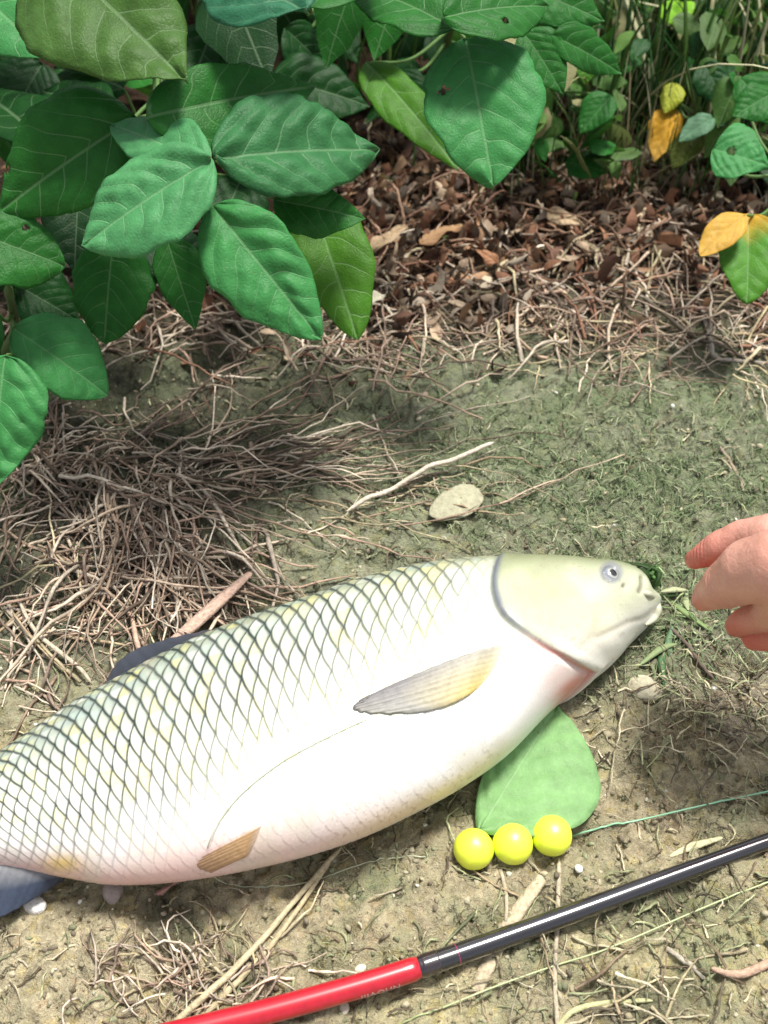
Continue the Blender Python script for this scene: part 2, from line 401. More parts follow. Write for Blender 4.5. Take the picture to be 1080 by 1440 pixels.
# head relief: gill cover lip, groove, jaw, cheek
topf = sstep(.02, .22, tg)
disp = disp + head * .0012 * np.exp(-(np.maximum(sgd, 0) / 60)) + topf * np.where(sgd > 0, .0008 * np.exp(-((sgd - 9) / 9) ** 2), 0) - topf * .0012 * np.exp(-((sgd + 4) / 4.5) ** 2)
jaw = spl([(838, 896), (862, 885), (886, 875), (905, 870), (922, 858)]); dj, _, _ = pdist(jaw); disp = disp - .0005 * np.exp(-(dj / 5) ** 2)
pre = spl([(800, 815), (822, 838), (836, 862), (833, 890), (812, 912)]); dp, sp_, _ = pdist(pre); disp = disp - .0005 * np.exp(-(dp / 7) ** 2)
mo = spl([(902, 812), (902, 824), (899, 832)]); dm, _, _ = pdist(mo); disp = disp - .0012 * np.exp(-(dm / 4) ** 2)
dn = np.hypot(qx - 877, qy - 824); disp = disp - .0015 * np.exp(-(dn / 3.5) ** 2)
deye = np.hypot(qx - 859, (qy - 806) * 1.05); disp = disp + .0004 * np.exp(-((deye - 16) / 6) ** 2) - .002 * sstep(13, 8, deye)
disp = disp + head * (fbm(qx / 60, qy / 60, 1, 3, 61) - .5) * .0022
disp = disp + (fbm(arcS * 16, vfrac * 4, 1, 2, 91) - .5) * .004 * np.sin(tt)[None] * (1 - head * .6)
# colour
def mixc(c, col, k): k = np.clip(k, 0, 1)[..., None]; return c * (1 - k) + np.array(col) * k
vf = np.clip((vfrac - .18) / .82, 0, 1)
FC = np.empty(qx.shape + (3,)); FC[:] = (.80, .79, .72)
FC = mixc(FC, (.47, .50, .38), sstep(.55, .12, vf) * .9)
FC = mixc(FC, (.27, .33, .31), sstep(.50, .05, vf) * sstep(560, 100, qx) * .85)
FC = mixc(FC, (.26, .29, .20), sstep(.13, .02, vf) * .85)
FC = mixc(FC, (.66, .66, .42), np.exp(-((vf - .45) / .15) ** 2) * .45 * (fbm(arcS * 50, vfrac * 6, 1, 3, 14)) * 1.6)
FC = mixc(FC, (.86, .85, .83), sstep(.55, .75, vf))
FC = mixc(FC, (.80, .52, .46), sstep(.66, .97, vf) * sstep(640, 380, qx) * (.45 + .6 * fbm(arcS * 40, vfrac * 6, 1, 3, 15)))
FC = mixc(FC, (.78, .56, .24), sstep(.84, 1.0, vf) * sstep(420, 560, qx) * sstep(760, 660, qx) * .65)
FC = mixc(FC, (.80, .58, .20), np.exp(-(((qx - 88) / 26) ** 2 + ((qy - 1215) / 13) ** 2)) * .9)
scal = (1 - head) * sstep(.95, .5, vf) * sstep(720, 600, qx)
FC = mixc(FC, (.62, .58, .24), sstep(.60, .95, cid) * .55 * scal); FC = mixc(FC, (.40, .52, .46), sstep(.60, .95, cid2) * .45 * scal); FC = mixc(FC, (.82, .82, .76), sstep(.25, .0, cid) * .5 * scal)
FC = mixc(FC, (.20, .23, .20), np.clip(1 - rel, 0, 1) ** 3 * .45 * scal * sstep(.75, .1, vf))
FC = mixc(FC, (.032, .045, .044), line * net * .98); FC = mixc(FC, (.04, .05, .045), dotk * net * .8)
# head colour
HC = np.empty_like(FC); HC[:] = (.50, .52, .38)
HC = mixc(HC, (.21, .235, .13), sstep(.36, .04, vf) * .95); HC = mixc(HC, (.40, .42, .25), np.exp(-(((qx - 755) / 62) ** 2 + ((qy - 832) / 36) ** 2)) * .8)
HC = mixc(HC, (.80, .79, .71), sstep(.50, .85, vf)); HC = mixc(HC, (.78, .70, .45), np.exp(-(((qx - 842) / 18) ** 2 + ((qy - 868) / 30) ** 2)) * .5)
HC = mixc(HC, (.20, .21, .235), sstep(21, 12, deye) * .85)
HC = mixc(HC, (.55, .48, .40), np.exp(-(dj / 3) ** 2) * .35); HC = mixc(HC, (.5, .42, .33), np.exp(-(dp / 5) ** 2) * .25)
HC = mixc(HC, (.10, .08, .07), np.exp(-(dn / 3) ** 2) * .8)
spk = fbm(qx / 26, qy / 26, 1, 4, 77); HC = HC * (.84 + .32 * spk[..., None])
HC = mixc(HC, (.06, .03, .02), sstep(4, 1.5, dm) * .5)
hk = head[..., None]; FC = FC * (1 - hk) + HC * hk
bw = np.interp(tg, [0, .15, .35, .5, .7, 1], [4, 7, 9, 6, 4, 3.5]); band = np.exp(-((sgd - bw * .4) / (bw * .75)) ** 2)
FC = mixc(FC, (.12, .135, .18), band * np.interp(tg, [0, .1, .45, .62, .8], [.6, .85, .9, .5, .25]))
FC = mixc(FC, (.55, .17, .14), np.exp(-((sgd + 1) / 3.2) ** 2) * sstep(.52, .75, tg) * .9)
disthm = np.exp(-(((qx - 812) / 40) ** 2 + ((qy - 966) / 24) ** 2)); FC = mixc(FC, (.70, .22, .18), disthm * 1.1 * (1 - head * .8) * sstep(.86, .97, vfrac))
FC = mixc(FC, (.75, .45, .40), np.exp(-(((qx - 790) / 46) ** 2 + ((qy - 950) / 32) ** 2)) * .5 * (1 - head))
speck = sstep(.80, .86, vn(qx / 3.2, qy / 3.2, 91)) * sstep(.5, .7, vn(qx / 60, qy / 60, 92)); FC = mixc(FC, (.22, .15, .10), speck * .28)
grim = sstep(.62, .80, fbm(qx / 70, qy / 70, 1, 4, 95)); FC = mixc(FC, (.62, .58, .44), grim * .40)
UPd = UP + NR * disp[..., None]
# underside mirrors the flank, pressed on the ground
t2 = np.arange(1, NT - 1, 4)
DN = UPd[:, t2].copy(); DN[..., 2] = 2 * cS[:, None, 2] - DN[..., 2]; DN[..., 2] = np.maximum(DN[..., 2], -.002)
DC = FC[:, t2]
allV = np.concatenate([UPd, DN[:, ::-1]], 1); allC = np.concatenate([FC, DC[:, ::-1]], 1)
nT = allV.shape[1]
fishF = gridf(NS, nT, True)
V_ = allV.reshape(-1, 3); C_ = allC.reshape(-1, 3)
# closing caps
V_ = np.vstack([V_, allV[0].mean(0), allV[-1].mean(0)]); C_ = np.vstack([C_, C_[0], C_[-1]])
j = np.arange(nT); j2 = (j + 1) % nT; nA = len(V_) - 2
cap0 = np.stack([np.full(nT, nA), j2, j, j], 1); cap1 = np.stack([np.full(nT, nA + 1), (NS - 1) * nT + j, (NS - 1) * nT + j2, (NS - 1) * nT + j2], 1)
FO = Vector(cS[NS // 2]); FO.z = 0
fo = np.array(FO)
carp = empty('carp', FO)
tag(carp, 'big silvery grass carp lying on its side on the mud', 'fish')
bodyme = mesh_np('body', V_ - fo, fishF, True, C_)
bm_ = bmesh.new(); bm_.from_mesh(bodyme); bm_.verts.ensure_lookup_table()
for a, ringi in ((nA, 0), (nA + 1, (NS - 1) * nT)):
    for k in range(nT):
        v1, v2 = bm_.verts[ringi + k], bm_.verts[ringi + (k + 1) % nT]
        try: bm_.faces.new((bm_.verts[a], v2, v1) if ringi == 0 else (bm_.verts[a], v1, v2)).smooth = True
        except ValueError: pass
bmesh.ops.recalc_face_normals(bm_, faces=bm_.faces[:]); bm_.to_mesh(bodyme); bm_.free()
body = link('body', bodyme, M_fish, carp)
# coarse copy for ray casting
st = 5
cg = UPd[::st, ::st]; cf = gridf(cg.shape[0], cg.shape[1])
BV = BVHTree.FromPolygons([Vector(v) for v in cg.reshape(-1, 3)], [tuple(f) for f in cf.tolist()])
def onfish(px, py, off=.0015, zdef=.02):
    d = Vector(ray(px, py)).normalized(); h = BV.ray_cast(Vector(CP), d)
    if h[0] is None: return P(px, py, zdef)
    n = h[1] if h[1].dot(d) < 0 else -h[1]
    return np.array(h[0] + n * off)
# fins ------------------------------------------------------------
def fin(name, base, tip, nray, cfun, posf, parent, nu=46, nv=30, curve=0.0, relief=.0006, label=None):
    """ruled surface between two pixel polylines (base edge -> outer edge)"""
    b = np.array(spl(base, nv)); t = np.array(spl(tip, nv)); a = np.linspace(0, 1, nu)[:, None, None]
    G = b[None] * (1 - a) + t[None] * a
    V = np.zeros((nu, nv, 3)); Cc = np.zeros((nu, nv, 3))
    for i in range(nu):
        for jj in range(nv):
            u, v = i / (nu - 1), jj / (nv - 1)
            p = posf(G[i, jj, 0], G[i, jj, 1] + (.8 * math.sin(v * nray * 6.3 + 1) * u ** 4), u, v)
            rr = math.sin((v + .015 * math.sin(v * 37)) * nray * math.pi * 2)
            V[i, jj] = p + np.array([0, 0, 1]) * rr * relief * .35 * (.15 + u * .85)
            c = np.array(cfun(u, v)); Cc[i, jj] = c * (1 + .09 * rr)
    low = V.copy(); low[..., 2] -= .0008
    VV = np.concatenate([V.reshape(-1, 3), low.reshape(-1, 3)]); n = nu * nv
    f1 = gridf(nu, nv); f2 = gridf(nu, nv)[:, ::-1] + n
    edge = [i * nv for i in range(nu)] + [(nu - 1) * nv + k for k in range(1, nv)] + [i * nv + nv - 1 for i in range(nu - 2, -1, -1)] + [k for k in range(nv - 2, 0, -1)]
    e = np.array(edge); e2 = np.roll(e, -1); f3 = np.stack([e, e2, e2 + n, e + n], 1)
    me = mesh_np(name, VV - fo, np.vstack([f1, f2, f3]), True, np.vstack([Cc.reshape(-1, 3)] * 2))
    o = link(name, me, M_fin, parent)
    if label: o['label'] = label
    return o
def lerp(a, b, t): return [a[i] * (1 - t) + b[i] * t for i in range(3)]
fin('pectoral_fin', [(716, 903), (712, 918), (704, 935), (692, 952), (676, 966)], [(508, 984), (499, 992), (498, 998), (520, 1003), (572, 1003)], 8,
    lambda u, v: lerp((.80, .77, .66), lerp(lerp((.50, .48, .40), (.68, .54, .13), v), lerp((.20, .19, .20), (.36, .35, .31), v), min(1, u * 1.4)), min(1, .25 + u * 7)),
    lambda x, y, u, v: onfish(x, y + 7 * math.sin(u * math.pi) * (v - .35) * 2, -.0006 + .0032 * min(1, u * 5) - .0012 * u), carp)
fin('pelvic_fin', [(372, 1158), (366, 1176), (356, 1196)], [(288, 1200), (278, 1214), (296, 1222)], 6,
    lambda u, v: lerp((.80, .66, .56), lerp((.62, .40, .20), (.46, .30, .18), u), min(1, u * 5)), lambda x, y, u, v: onfish(x, y, -.0005 + .0022 * min(1, u * 5)), carp)
fin('pelvic_fin', [(262, 1232), (254, 1238), (246, 1240)], [(222, 1252), (217, 1258), (228, 1258)], 4,
    lambda u, v: (.52, .30, .26), lambda x, y, u, v: P(x, y, .012 * (1 - u) + .004), carp, 14, 12, label='pinkish fin tip poking out below the belly')
fin('dorsal_fin', [(318, 888), (270, 906), (220, 934), (176, 956), (146, 976)], [(300, 884), (245, 896), (196, 911), (165, 932), (145, 966)], 9,
    lambda u, v: lerp((.04, .047, .062), (.065, .075, .10), u), lambda x, y, u, v: P(x, y, .042 - .016 * u), carp)
fin('anal_fin', [(97, 1226), (70, 1222), (30, 1218), (-10, 1212)], [(88, 1238), (50, 1262), (0, 1290), (-55, 1312)], 10,
    lambda u, v: lerp((.30, .30, .31), (.05, .065, .10), min(1, u * 2.2)), lambda x, y, u, v: P(x, y, .022 - .010 * u), carp)
fin('tail_fin', [(-262, 1192), (-256, 1218), (-248, 1244), (-240, 1270)], [(-420, 1190), (-350, 1240), (-350, 1300), (-400, 1380)], 14,
    lambda u, v: lerp((.35, .37, .36), (.12, .14, .17), u), lambda x, y, u, v: P(x, y, .011 - .003 * u), carp)
# eye
ec = onfish(859, 806, -.0040); en = Vector(onfish(859, 806, .01)) - Vector(ec); en.normalize()
def eye_mesh(r):
    bm = bmesh.new(); bmesh.ops.create_uvsphere(bm, u_segments=32, v_segments=20, radius=r)
    me = bpy.data.meshes.new('eye'); bm.to_mesh(me); bm.free()
    for p in me.polygons: p.use_smooth = True
    a = me.color_attributes.new('Col', 'FLOAT_COLOR', 'POINT')
    for i, v in enumerate(me.vertices):
        an = math.degrees(v.co.angle(Vector((0, 0, 1))))
        c = (.008, .008, .01) if an < 22 else ((.45, .46, .42) if an < 31 else ((.22, .24, .28) if an < 62 else (.16, .17, .22)))
        a.data[i].color = (*c, 1)
    me.materials.append(M_eye); return me
eye = link('eye', eye_mesh(.0064), None, carp, Vector(ec) - FO); eye.rotation_euler = (en + Vector((.05, -.22, 0))).to_track_quat('Z', 'Y').to_euler()
ec2 = Vector(ec); ec2.z = .012
eye2 = link('eye', eye.data, None, carp, ec2 - FO); eye2.rotation_euler = (Vector((0, .1, -1))).to_track_quat('Z', 'Y').to_euler()
# lips
lipc = (.50, .50, .38)
tube_obj('lip', [onfish(903, 832, -.001), onfish(912, 836, 0), P(920, 844, .018), P(924, 857, .015), P(919, 870, .013), onfish(908, 879, -.002)], [.0012, .0022, .0027, .0028, .0022, .0010], M_fish, lipc, carp, 22, 10)

# ------------------------------------------------------------------ hand
def build_person():
    J = lambda x, y, z, r: (np.array(P(x, y, z)), r)
    thumb = [J(977, 787, .100, .0052), J(990, 781, .106, .0066), J(1012, 768, .114, .0080), J(1046, 755, .122, .0092), J(1085, 756, .130, .0125), J(1150, 770, .135, .0165)]
    index = [J(989, 843, .092, .0062), J(998, 836, .104, .0082), J(1022, 822, .122, .0118), J(1056, 803, .136, .0160), J(1100, 798, .148, .0190)]
    middle = [J(1036, 880, .082, .0062), J(1046, 874, .092, .0072), J(1078, 864, .108, .0088), J(1100, 850, .126, .0110), J(1118, 836, .140, .0150)]
    ring = [J(1060, 899, .078, .0060), J(1074, 897, .083, .0070), J(1106, 890, .096, .0082), J(1128, 876, .118, .0098), J(1146, 862, .136, .0125)]
    little = [J(1108, 914, .078, .0058), J(1120, 912, .082, .0066), J(1140, 906, .094, .0076), J(1158, 896, .112, .0086), J(1172, 884, .128, .0112)]
    wrist = J(1340, 800, .155, .0250); w2 = J(1330, 845, .145, .0210); w1 = J(1330, 780, .15, .021)
    el = J(1700, 760, .22, .036); el2 = J(2200, 720, .30, .042)
    bm = bmesh.new()
    def cap(a, b):
        (pa, ra), (pb, rb) = a, b; pa, pb = Vector(pa), Vector(pb); d = pb - pa; L = d.length; q = d.to_track_quat('Z', 'Y').to_matrix().to_4x4()
        bmesh.ops.create_uvsphere(bm, u_segments=18, v_segments=12, radius=ra, matrix=Matrix.Translation(pa))
        bmesh.ops.create_uvsphere(bm, u_segments=18, v_segments=12, radius=rb, matrix=Matrix.Translation(pb))
        bmesh.ops.create_cone(bm, cap_ends=True, segments=20, radius1=ra, radius2=rb, depth=L, matrix=Matrix.Translation((pa + pb) / 2) @ q)
    for f in (thumb, index, middle, ring, little):
        for i in range(len(f) - 1): cap(f[i], f[i + 1])
    for f, e in ((thumb, w1), (index, w1), (middle, wrist), (ring, wrist), (little, w2)):
        cap(f[-1], e)
    cap(thumb[-1], index[-1]); cap(index[-1], middle[-1]); cap(middle[-1], ring[-1]); cap(ring[-1], little[-1]); cap(w1, wrist); cap(wrist, w2); cap(w2, el); cap(wrist, el); cap(w1, el); cap(el, el2)
    mid = lambda a, b, r: ((a[0] + b[0]) / 2, r)
    cap(mid(index[-1], w1, .0165), mid(little[-1], w2, .015)); cap(mid(thumb[-1], w1, .0165), mid(index[-1], w1, .0165))
    me = bpy.data.meshes.new('tmp'); bm.to_mesh(me); bm.free()
    o = bpy.data.objects.new('tmp', me); COL.objects.link(o)
    r = o.modifiers.new('r', 'REMESH'); r.mode = 'VOXEL'; r.voxel_size = .001; r.use_smooth_shade = True
    s = o.modifiers.new('s', 'SMOOTH'); s.factor = .5; s.iterations = 9
    dg_ = bpy.context.evaluated_depsgraph_get(); me2 = bpy.data.meshes.new_from_object(o.evaluated_get(dg_)); bpy.data.objects.remove(o)
    me2.name = 'person'; n = len(me2.vertices); co = np.zeros(n * 3, np.float32); me2.vertices.foreach_get('co', co); co = co.reshape(-1, 3)
    nr = np.zeros(n * 3, np.float32); me2.vertices.foreach_get('normal', nr); nr = nr.reshape(-1, 3)
    c = np.empty((n, 3)); c[:] = (.60, .31, .24)
    for f in (thumb, index, middle, ring, little):
        d = np.linalg.norm(co - f[0][0], axis=1); k = np.exp(-(d / .020) ** 2)[:, None] * .8; c = c * (1 - k) + np.array((.55, .13, .10)) * k
        for jn in (f[1 if f is thumb else 2], f[-1]):     # crease wrinkles over the joints
            dv = co - jn[0]; ax = (f[0][0] - f[-1][0]); ax = ax / np.linalg.norm(ax); tpos = dv @ ax; dd = np.linalg.norm(dv, axis=1)
            wv = np.sin(tpos / .0011 * math.pi) * np.exp(-(dd / .013) ** 2) * np.exp(-(tpos / .005) ** 2)
            co = co + nr * (wv * .00045)[:, None]
            k = (np.exp(-(dd / .014) ** 2) * .3)[:, None]; c = c * (1 - k) + np.array((.52, .19, .13)) * k
    mott = fbm(co[:, 0], co[:, 1] + co[:, 2], 110, 4, 5)[:, None]; c = c * np.array([.90, .84, .82]) + c * mott * np.array([.18, .30, .34]); co = co + nr * ((fbm(co[:, 0] + co[:, 2], co[:, 1], 160, 3, 8) - .5) * .0007)[:, None]
    org = P(1120, 830, .12); me2.vertices.foreach_set('co', (co - org).astype(np.float32).ravel())
    a = me2.color_attributes.new('Col', 'FLOAT_COLOR', 'POINT'); cc = np.ones((n, 4), np.float32); cc[:, :3] = c; a.data.foreach_set('color', cc.ravel())
    me2.polygons.foreach_set('use_smooth', np.ones(len(me2.polygons), bool)); me2.update()
    o = link('person', me2, M_skin, None, Vector(org))
    tag(o, 'bare hand reaching in from the right towards the mouth of the fish', 'person')
    # nails
    def nail(f, side, r):
        tip, prv = Vector(f[0][0]), Vector(f[1][0]); d = (tip - prv).normalized(); s = Vector(side); s = (s - d * s.dot(d)).normalized(); t = d.cross(s)
        nu_, nv_ = 8, 9; V = []
        for i in range(nu_):
            for jj in range(nv_):
                u, v = i / (nu_ - 1), jj / (nv_ - 1) * 2 - 1; wd = math.sin(min(1, .35 + u * 1.2) * math.pi / 2) * (1 - .35 * max(0, u - .7) / .3 * abs(v))
                an = v * .85 * wd; V.append(tip + d * (-.0075 + u * .0105) + (s * math.cos(an) + t * math.sin(an)) * (r + .0001 - .0012 * u * u))
        V = np.array([tuple(v) for v in V]) - org
        me = mesh_np('fingernail', V, gridf(nu_, nv_), True, np.tile((.70, .50, .44), (len(V), 1))); n_ = link('fingernail', me, M_skin, o)
        sl = n_.modifiers.new('solid', 'SOLIDIFY'); sl.thickness = .0005; sl.offset = 1
    nail(little, (-.3, -.9, .3), little[0][1] * .98)
build_person()

# ------------------------------------------------------------------ leaves and plants
def leaf_mesh(L, W, color, fold=.25, droop=.2, quilt=.02, seed=0, nu=44, nv=25, tipc=None, basec=None, wid=.36, hole=None, wave=.03, twist=0.0, sides=(1, 1), al=.58, ragged=1.0):
    r = random.Random(seed); t = np.linspace(0, 1, nu)[:, None]; v = np.linspace(-1, 1, nv)[None, :]
    a = al; b = max(.78, a * (1 - wid) / wid); sh = (t ** a) * np.clip(1 - t, 0, 1) ** b; sh = sh / sh.max() * 1.05
    rg_ = ragged
    asym = 1 + .10 * np.sign(v) * r.choice((-1, 1))
    edge = 1 + .02 * np.abs(np.sin(t * 34 + seed)) * np.ones_like(v) + .05 * (vn(t * 13 + 0 * v, np.sign(v) * 5 + seed + 0 * t, seed + 5) - .5) + .03 * np.sin(t * r.uniform(16, 24) + r.uniform(0, 6)) + .05 * (vn(t * 6 + 0 * v, np.sign(v) * 3 + seed + 0 * t, seed) - .5)
    y = v * sh * W / 2 * asym * edge * np.where(v < 0, sides[0], sides[1]); x = t * L + 0 * v
    edge = 1 + (edge - 1) * rg_
    y = v * sh * W / 2 * asym * edge * np.where(v < 0, sides[0], sides[1])
    nl = 6.0; ay = np.abs(y); ph = (x - .55 * ay - 1.1 * ay * ay / W) / L * nl + np.where(v >= 0, 0, .38) + .55 * (vn(t * 4 + seed + 0 * v, v * 2.2 + 0 * t, seed) - .5)
    z = fold * np.abs(y) * (.4 + .6 * (1 - t)) - droop * L * (t ** 1.8)
    z = z + quilt * W * (np.abs(np.sin(math.pi * ph)) + 1.1 * (vn(x / L * 17 + 0 * y, y / L * 17, seed + 3) - .5)) * np.clip(np.abs(v) * 3, 0, 1) * (1 - np.abs(v) ** 4 * .6) * (.6 + .8 * vn(t * 3 + 0 * v, v + 0 * t, seed + 8))
    z = z + wave * W * np.sin(t * r.uniform(5, 9) + r.uniform(0, 6)) * v ** 2 * np.sign(v) + wave * W * np.sin(t * r.uniform(8, 13) + r.uniform(0, 6)) * v ** 2
    z = z - fold * .8 * np.abs(y) * v ** 2 * .8
    tw = twist * t; y, z = y * np.cos(tw) - z * np.sin(tw), y * np.sin(tw) + z * np.cos(tw)
    V = np.stack([x + 0 * y, y, z], -1).reshape(-1, 3)
    c = np.empty((nu, nv, 3)); c[:] = color
    if basec is not None:
        k = sstep(.42, .12, t + .14 * np.abs(v) + .1 * (vn(t * 9 + 0 * v, v * 4 + 0 * t, 3) - .5))[..., None]; c = c * (1 - k) + np.array(basec) * k
    if tipc is not None:
        k = sstep(.55, .95, t + .1 * np.abs(v))[..., None]; c = c * (1 - k) + np.array(tipc) * k
    uv = np.stack([ph - np.floor(ph.min()), y / L], -1).reshape(-1, 2)
    Fq = gridf(nu, nv)
    if hole is None and r.random() < .45:                       # ragged bites and holes
        tc = r.uniform(.3, .8); vc = float(np.interp(tc, t[:, 0], sh[:, 0])) * W / 2 / L * r.choice((-1, 1)) * r.choice((1.0, 1.02, .55)); rr = r.uniform(.014, .035)
        cen = V[Fq].mean(1); k = np.hypot(cen[:, 0] / L - tc, (cen[:, 1] / L - vc) * 1.3) > rr * (1 + .5 * (vn(cen[:, 0] / L * 40, cen[:, 1] / L * 40, seed) - .5)); Fq = Fq[k] if nu > 20 else Fq
    if hole is not None:
        tc, vc, rr = hole; cen = V[Fq].mean(1); k = np.hypot(cen[:, 0] / L - tc, cen[:, 1] / L - vc) > rr; Fq = Fq[k]
    return V, Fq, c.reshape(-1, 3), uv
def place_leaf(parent, base, tip, wpx, zb, zt, color, roll=0.0, seed=None, name='leaf', **kw):
    b = P(*base, zb); t = P(*tip, zt); return place_leaf_w(parent, b, t, wpx * pxm((base[0] + tip[0]) / 2, (base[1] + tip[1]) / 2, (zb + zt) / 2), color, roll, seed, name, **kw)
LS = [0]
def place_leaf_w(parent, b, t, W, color, roll=0.0, seed=None, name='leaf', face=None, **kw):
    LS[0] += 1; seed = LS[0] if seed is None else seed
    d = Vector(t - b); L = d.length; d.normalize()
    view = Vector(CP - (b + t) / 2).normalized(); ref = Vector(face) if face is not None else (view * .6 + Vector((0, 0, 1)) * .6)
    nrm = (ref - d * ref.dot(d)).normalized(); nrm = Matrix.Rotation(roll, 3, d) @ nrm; side = nrm.cross(d)
    V, Fq, c, uv = leaf_mesh(L, W, color, seed=seed, **kw)
    tipd = V[:, 0].argmax(); M = np.array([list(d), list(side), list(nrm)])      # rows
    dz = V[tipd, 2]; V = V.copy(); V[:, 2] -= dz * V[:, 0] / L * 1.0               # tip stays on the mark, the blade arches
    W_ = V @ M
    me = mesh_np(name, W_, Fq, True, c, uv)
    o = link(name, me, M_leaf, parent, Vector(b) - (parent.location if parent is not None else Vector()))
    sl = o.modifiers.new('thickness', 'SOLIDIFY'); sl.thickness = .0004
    return o
G_D = (.009, .055, .010); G_M = (.022, .130, .020); G_B = (.052, .235, .066); G_T = (.075, .27, .10); G_Y = (.060, .18, .016); G_O = (.060, .135, .028); G_DB = (.014, .052, .016)  # darkest greens also put the shade of the lower leaves into their colour
def plant(name, label, cat, root, top, leaves, group=None, stem_r=.004):
    r0_ = P(*root, 0); r0_[2] = gz(r0_) - .003
    e = empty(name, r0_); tag(e, label, cat, group)
    tp = P(*top[:2], top[2]); mid_ = (r0_ + tp) / 2 + np.array([.01, .0, .0])
    sp = smooth_path([r0_, mid_, tp], 20)
    tube_obj('stem', sp, [stem_r, stem_r * .6], M_stem, (.07, .12, .04), e, 20, 8, origin=r0_)
    for lf in leaves:
        kw = lf[7] if len(lf) > 7 else {}
        place_leaf(e, lf[0], lf[1], lf[2], lf[3], lf[4], lf[5], lf[6], **kw)
        b = P(*lf[0], lf[3]); k = int(np.clip(np.argmin(np.abs(sp[:, 2] - b[2] * .8)), 2, 19)); a = sp[k]
        m = (a + b) / 2 + np.array([0, 0, -.012])
        tube_obj('petiole', [a, m, b], [.0016, .0010], M_stem, (.09, .17, .05), e, 12, 6, origin=a)
    return e
plant('bean_plant', 'bushy bean plant with broad veined leaves at the upper left', 'plant', (170, 250), (225, 60, .22), [
    ((70, -70), (262, 112), 215, .30, .27, G_O, .1, dict(quilt=.03, droop=.12)),
    ((-90, -60), (72, 84), 140, .27, .25, G_B, 0.0),
    ((206, 166), (446, 120), 112, .25, .235, G_M, .25, dict(fold=.15)),
    ((192, 166), (-2, 303), 150, .235, .19, G_M, -.2, dict(fold=.35)),
    ((299, 226), (117, 347), 138, .245, .215, G_T, .1, dict(quilt=.045, wid=.5)),
    ((292, 236), (157, 176), 84, .24, .235, G_T, 0, dict(quilt=.03, wid=.5)),
    ((300, 226), (533, 211), 146, .24, .215, (.04, .16, .055), .05, dict(quilt=.06, wid=.40)),
    ((299, 290), (452, 478), 124, .225, .18, G_B, .2, dict(quilt=.05, wid=.4)),
    ((430, 262), (503, 478), 100, .17, .12, G_Y, 0, dict(wid=.45)),
    ((385, 282), (514, 308), 76, .20, .19, G_M, .2),
    ((160, 335), (146, 482), 104, .15, .11, G_M, 0, dict(wid=.55)),
    ((235, 335), (276, 464), 66, .15, .11, G_M, .2),
    ((112, 255), (105, 384), 100, .16, .13, G_DB, 0),
    ((-45, 325), (92, 375), 108, .19, .17, G_M, .1, dict(wid=.5)),
    ((190, 345), (318, 372), 90, .14, .12, G_DB, 0),
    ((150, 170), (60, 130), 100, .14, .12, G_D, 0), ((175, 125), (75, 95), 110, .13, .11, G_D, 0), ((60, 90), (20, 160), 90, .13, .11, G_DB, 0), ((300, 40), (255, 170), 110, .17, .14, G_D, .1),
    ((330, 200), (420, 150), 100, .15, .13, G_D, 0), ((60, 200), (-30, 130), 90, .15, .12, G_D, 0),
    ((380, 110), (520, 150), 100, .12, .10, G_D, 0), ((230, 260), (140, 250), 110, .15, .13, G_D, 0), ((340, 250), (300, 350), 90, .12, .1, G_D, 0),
], 'bean plants')
plant('bean_plant', 'low bean plant with drooping leaves over the root litter at the left edge', 'plant', (-10, 520), (10, 400, .16), [
    ((18, 462), (152, 556), 104, .13, .09, G_B, 0, dict(wid=.5)),
    ((8, 500), (-8, 694), 140, .14, .09, G_B, .1, dict(wid=.35, quilt=.035)),
    ((20, 400), (112, 452), 84, .09, .07, G_D, 0), ((-20, 420), (-60, 560), 90, .15, .1, G_M, 0),
    ((0, 330), (20, 420), 60, .12, .09, G_D, 0),
], 'bean plants')
plant('bean_plant', 'bean plant with one large leaf hanging down over the dead leaf litter', 'plant', (600, 120), (640, -60, .22), [
    ((655, 56), (694, 266), 158, .235, .185, G_B, 0.05, dict(quilt=.022, wid=.42, fold=.2)),
    ((640, 42), (488, -22), 112, .25, .25, G_M, .2), ((622, 26), (772, 8), 100, .26, .25, G_M, -.1),
    ((515, 88), (645, 240), 66, .15, .12, G_Y, 0), ((735, 45), (792, 134), 66, .2, .17, G_M, 0), ((776, 50), (874, 104), 56, .2, .17, G_M, .2),
    ((825, 70), (822, 120), 36, .12, .10, G_Y, 0), ((560, 100), (590, 160), 60, .12, .10, G_D, 0),
    ((575, 175), (542, 150), 34, .05, .05, (.16, .36, .05), 0), ((860, 135), (815, 188), 46, .1, .08, G_M, 0), ((720, -20), (850, 30), 90, .22, .2, G_M, 0)
], 'bean plants')
plant('bean_plant', 'glossy leaves of a bean plant at the top edge beside the big hanging leaf', 'plant', (440, 60), (420, -80, .28), [
    ((432, 20), (282, -46), 138, .29, .28, (.03, .14, .07), .15, dict(quilt=.05)), ((436, 12), (520, -70), 100, .28, .27, G_M, 0), ((400, 40), (470, 110), 70, .14, .1, G_D, 0)
], 'bean plants')
plant('weed', 'small weed with a holed heart-shaped leaf and a yellowing drooping leaf', 'plant', (1110, 330), (1090, 200, .13), [
    ((1002, 210), (1084, 238), 84, .12, .115, G_B, 0, dict(hole=(.30, .03, .075), wid=.3, nu=50, nv=31, fold=.1)),
    ((1052, 302), (1050, 428), 84, .09, .065, (.07, .22, .02), 0, dict(basec=(.55, .33, .04), wid=.55)),
    ((1048, 303), (984, 360), 44, .102, .090, (.58, .34, .06), 0, dict(wid=.5)),
    ((1090, 130), (1030, 165), 60, .14, .13, G_M, 0), ((1040, 110), (1100, 180), 60, .12, .1, G_M, 0),
], 'weeds')
